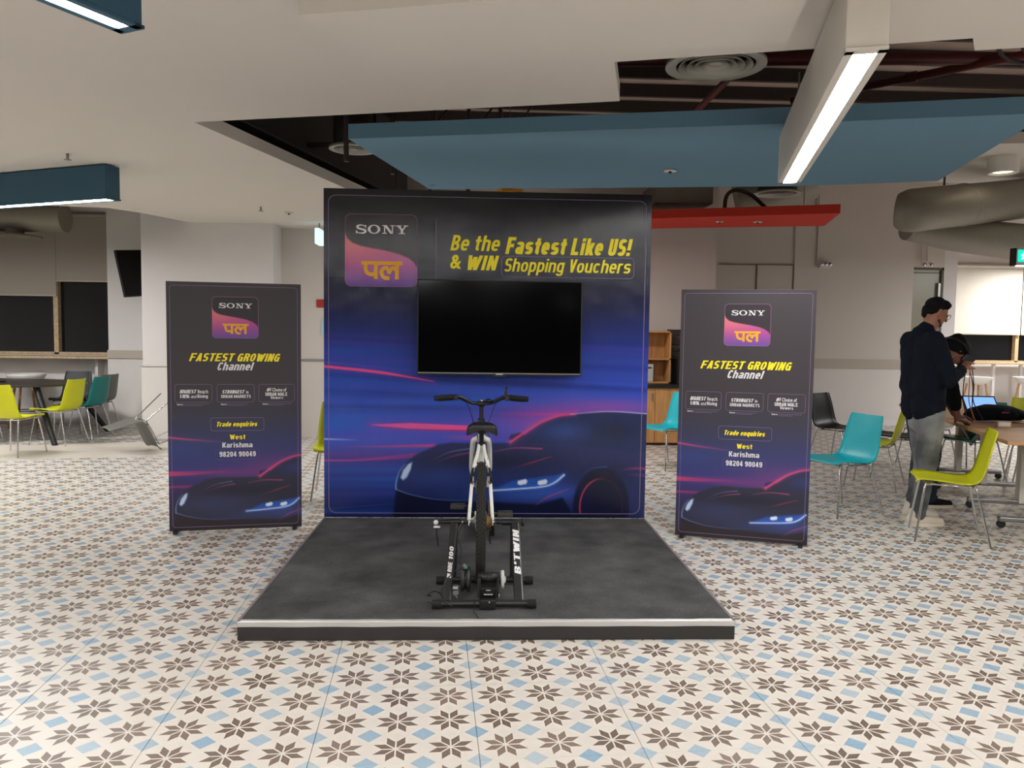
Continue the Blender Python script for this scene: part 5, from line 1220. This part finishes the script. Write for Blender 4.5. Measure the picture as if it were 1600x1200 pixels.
sh += [(a, r0+.026, b_, r1+.024) for a, r0, b_, r1 in (armN+armF)[:1]+(armN+armF)[2:3]]+[(Vector(a), r0+.022, Vector(a)+(Vector(b_)-Vector(a))*.90, r1+.018) for a, r0, b_, r1 in (armN[1], armF[1])]
skin_mesh('shirt', sh, M_navy, A, .009, 8, noise=.022)
je = [(a, r0+.012, b_, r1+.020) for a, r0, b_, r1 in legN+legF]+[((3.61, 6.14, .93), .105, (3.61, 6.26, .93), .105), ((3.61, 6.13, .82), .10, (3.63, 6.27, .82), .10)]
skin_mesh('jeans', je, M_jean, A, .009, 6, noise=.018)
def shoe(x, y, m_, parent, L=.30, rz=0, sole=None):
    c, s_ = math.cos(rz), math.sin(rz); T = lambda u, v, z: (x+u*c-v*s_, y+u*s_+v*c, z)
    o = skin_mesh('shoe', [(T(.02, 0, .055), .042, T(.10, 0, .055), .040), (T(.04, 0, .10), .046, T(.05, 0, .12), .046), (T(.10, 0, .05), .040, T(.20, .005, .038), .036), (T(.20, .005, .038), .036, T(L-.04, .005, .034), .032)], m_, parent, .007, 4)
    b = MB(); out = [T(q, w_, 0)[:2] for q, w_ in ((-.025, -.02), (0, -.038), (.1, -.040), (.2, -.046), (L-.03, -.034), (L, 0), (L-.03, .042), (.2, .05), (.1, .042), (0, .038), (-.025, .02))]
    b.prism(out, .001, .028).build('sole', sole or m_, o)
shoe(3.475, 6.11, M_shoe, A); shoe(3.57, 6.35, M_shoe, A)
skin_mesh('hair', [(hp(-.035, -.025, .055), .060, hp(-.035, .025, .055), .060), (hp(.03, -.03, .075), .042, hp(.03, .03, .075), .042), (hp(.06, -.02, .088), .026, hp(.075, .02, .088), .024), (hp(-.06, 0, .0), .050, hp(-.066, 0, -.045), .032), (hp(-.055, -.04, -.01), .035, hp(-.055, .04, -.01), .035), (hp(-.02, -.055, .045), .030, hp(-.04, -.055, .0), .026), (hp(-.02, .055, .045), .030, hp(-.04, .055, .0), .026)],
          M_hair, A, .006, 3, balls=[(hp(-.016, 0, .036), (.086, .075, .090), tilt)], noise=.010)
gl = MB()
for s_ in (-1, 1):
    gl.tube([hp(.100, s_*.034+.024*math.cos(a), .004+.021*math.sin(a)) for a in np.linspace(0, 2*PI, 18)[:-1]], .002, 6, closed=True); gl.tube([hp(.097, s_*.058, .008), hp(.04, s_*.077, .012), hp(-.02, s_*.08, .008)], .002, 6)
gl.tube([hp(.103, -.012, .006), hp(.106, 0, .010), hp(.103, .012, .006)], .002, 6); gl.build('glasses', M_steel, A)
ey = MB()
for s_ in (-1, 1): ey.ball(hp(.080, s_*.032, .004), .011, 10)
ey.build('eyes', mat('eye', (60, 45, 40), .3), A)
skin_mesh('beard', [(hp(.02, -.050, -.055), .016, hp(.070, -.014, -.078), .018), (hp(.02, .050, -.055), .016, hp(.070, .014, -.078), .018)], mat('beard_hair', (52, 36, 30), .8), A, .006, 3)
# --- second person bending beside him
B = thing('person', 'dark-clothed person with bowed head behind the standing man, one hand on the table', 'person', (0, 0, 0))
HC = Vector((4.035, 6.50, 1.405)); tilt = (-.25, .75, .0)
armB = [((4.03, 6.60, 1.21), .050, (4.10, 6.60, .98), .040), ((4.10, 6.60, .98), .038, (4.17, 6.64, .815), .028)]
armC = [((4.05, 6.92, 1.22), .050, (4.20, 6.93, 1.02), .040), ((4.20, 6.93, 1.02), .038, (4.30, 6.90, .83), .028)]
lgB = [((4.00, 6.80, .88), .09, (4.04, 6.79, .48), .06), ((4.04, 6.79, .48), .056, (4.03, 6.78, .10), .04)]
lgC = [((4.00, 6.98, .88), .09, (4.06, 7.0, .48), .06), ((4.06, 7.0, .48), .056, (4.04, 7.02, .10), .04)]
caps = [((3.98, 6.88, .92), .12, (4.0, 6.80, 1.18), .125), ((4.0, 6.78, 1.24), .07, (4.02, 6.58, 1.36), .055)]+armB+armC+lgB+lgC+hand((4.172, 6.645, .81), (.75, .3, -.22), (0, 0, 1), .25, 1)+hand((4.305, 6.895, .825), (.9, -.1, -.2), (0, 0, 1), .3, -1)
caps += [((4.03, 6.78, .08), .026, (4.14, 6.78, .05), .02), ((4.04, 7.02, .08), .026, (4.15, 7.02, .05), .02), (hp(.08, 0, .01), .010, hp(.106, 0, -.022), .013), (hp(-.01, -.074, .01), .013, hp(-.005, -.076, -.028), .01), (hp(-.01, .074, .01), .013, hp(-.005, .076, -.028), .01), (hp(.075, -.012, -.052), .01, hp(.075, .012, -.052), .01)]
skin_mesh('body', caps, M_skin2, B, .0068, 5, balls=[(HC, (.092, .073, .110), tilt), (hp(.03, 0, -.045), (.06, .055, .06), tilt)])
skin_mesh('shirt', [((3.98, 6.88, .93), .15, (4.0, 6.80, 1.18), .155), ((4.0, 6.64, 1.22), .08, (4.0, 6.92, 1.22), .08), ((4.0, 6.78, 1.22), .09, (4.01, 6.70, 1.29), .068)]+[(a, r0+.024, b_, r1+.022) for a, r0, b_, r1 in (armB[0], armC[0])]+[(Vector(a), r0+.02, Vector(a)+(Vector(b_)-Vector(a))*.35, r1+.022) for a, r0, b_, r1 in (armB[1], armC[1])], M_blackcloth, B, .009, 7, noise=.02)
skin_mesh('jeans', [(a, r0+.02, b_, r1+.022) for a, r0, b_, r1 in lgB+lgC]+[((3.99, 6.82, .90), .12, (3.99, 6.96, .90), .12)], M_djean, B, .009, 6, noise=.016)
shoe(3.97, 6.78, M_bshell, B, .29, 0, M_shoe); shoe(3.98, 7.02, M_bshell, B, .29, 0, M_shoe)
skin_mesh('hair', [(hp(-.05, -.035, .05), .072, hp(-.03, .035, .06), .072), (hp(.03, 0, .085), .058, hp(-.06, 0, .02), .07), (hp(-.085, 0, -.01), .045, hp(-.08, 0, -.04), .035)], M_hair, B, .007, 3, balls=[(hp(-.012, 0, .03), (.112, .095, .112), tilt)], noise=.014)
# head-mounted display with cables
v = thing('headset', 'black headset with dangling cables held on the bowed head', 'headset', tuple(hp(.095, 0, .0)))
b = MB().box((0, 0, 0), (.10, .17, .10), ry=.75, bev=.02); b.build('visor', M_black, v)
MB().tube(smooth_path([Vector(hp(.06, -.088, .0))-v.location, Vector(hp(-.02, -.112, .01))-v.location, Vector(hp(-.10, -.08, .02))-v.location, Vector(hp(-.135, 0, .02))-v.location, Vector(hp(-.10, .08, .02))-v.location, Vector(hp(-.02, .112, .01))-v.location, Vector(hp(.06, .088, 0))-v.location], 4), .012, 8, flat=.4).build('head_strap', M_black, v)
for k, (dx, dy, ex) in enumerate(((-.02, -.08, .10), (.01, -.08, .16), (.04, -.06, .24), (.05, .0, .20))):
    MB().tube(smooth_path([(dx, dy, -.06), (dx-.03+.02*k, dy-.02, -.22), (dx+.02*k, dy+.02, -.36), (ex, dy+.15, -.50), (ex+.05, dy+.2, -.535)], 6), .004, 6).build('cable', M_black if k != 1 else mat('orange_cable', (190, 110, 60), .5), v)
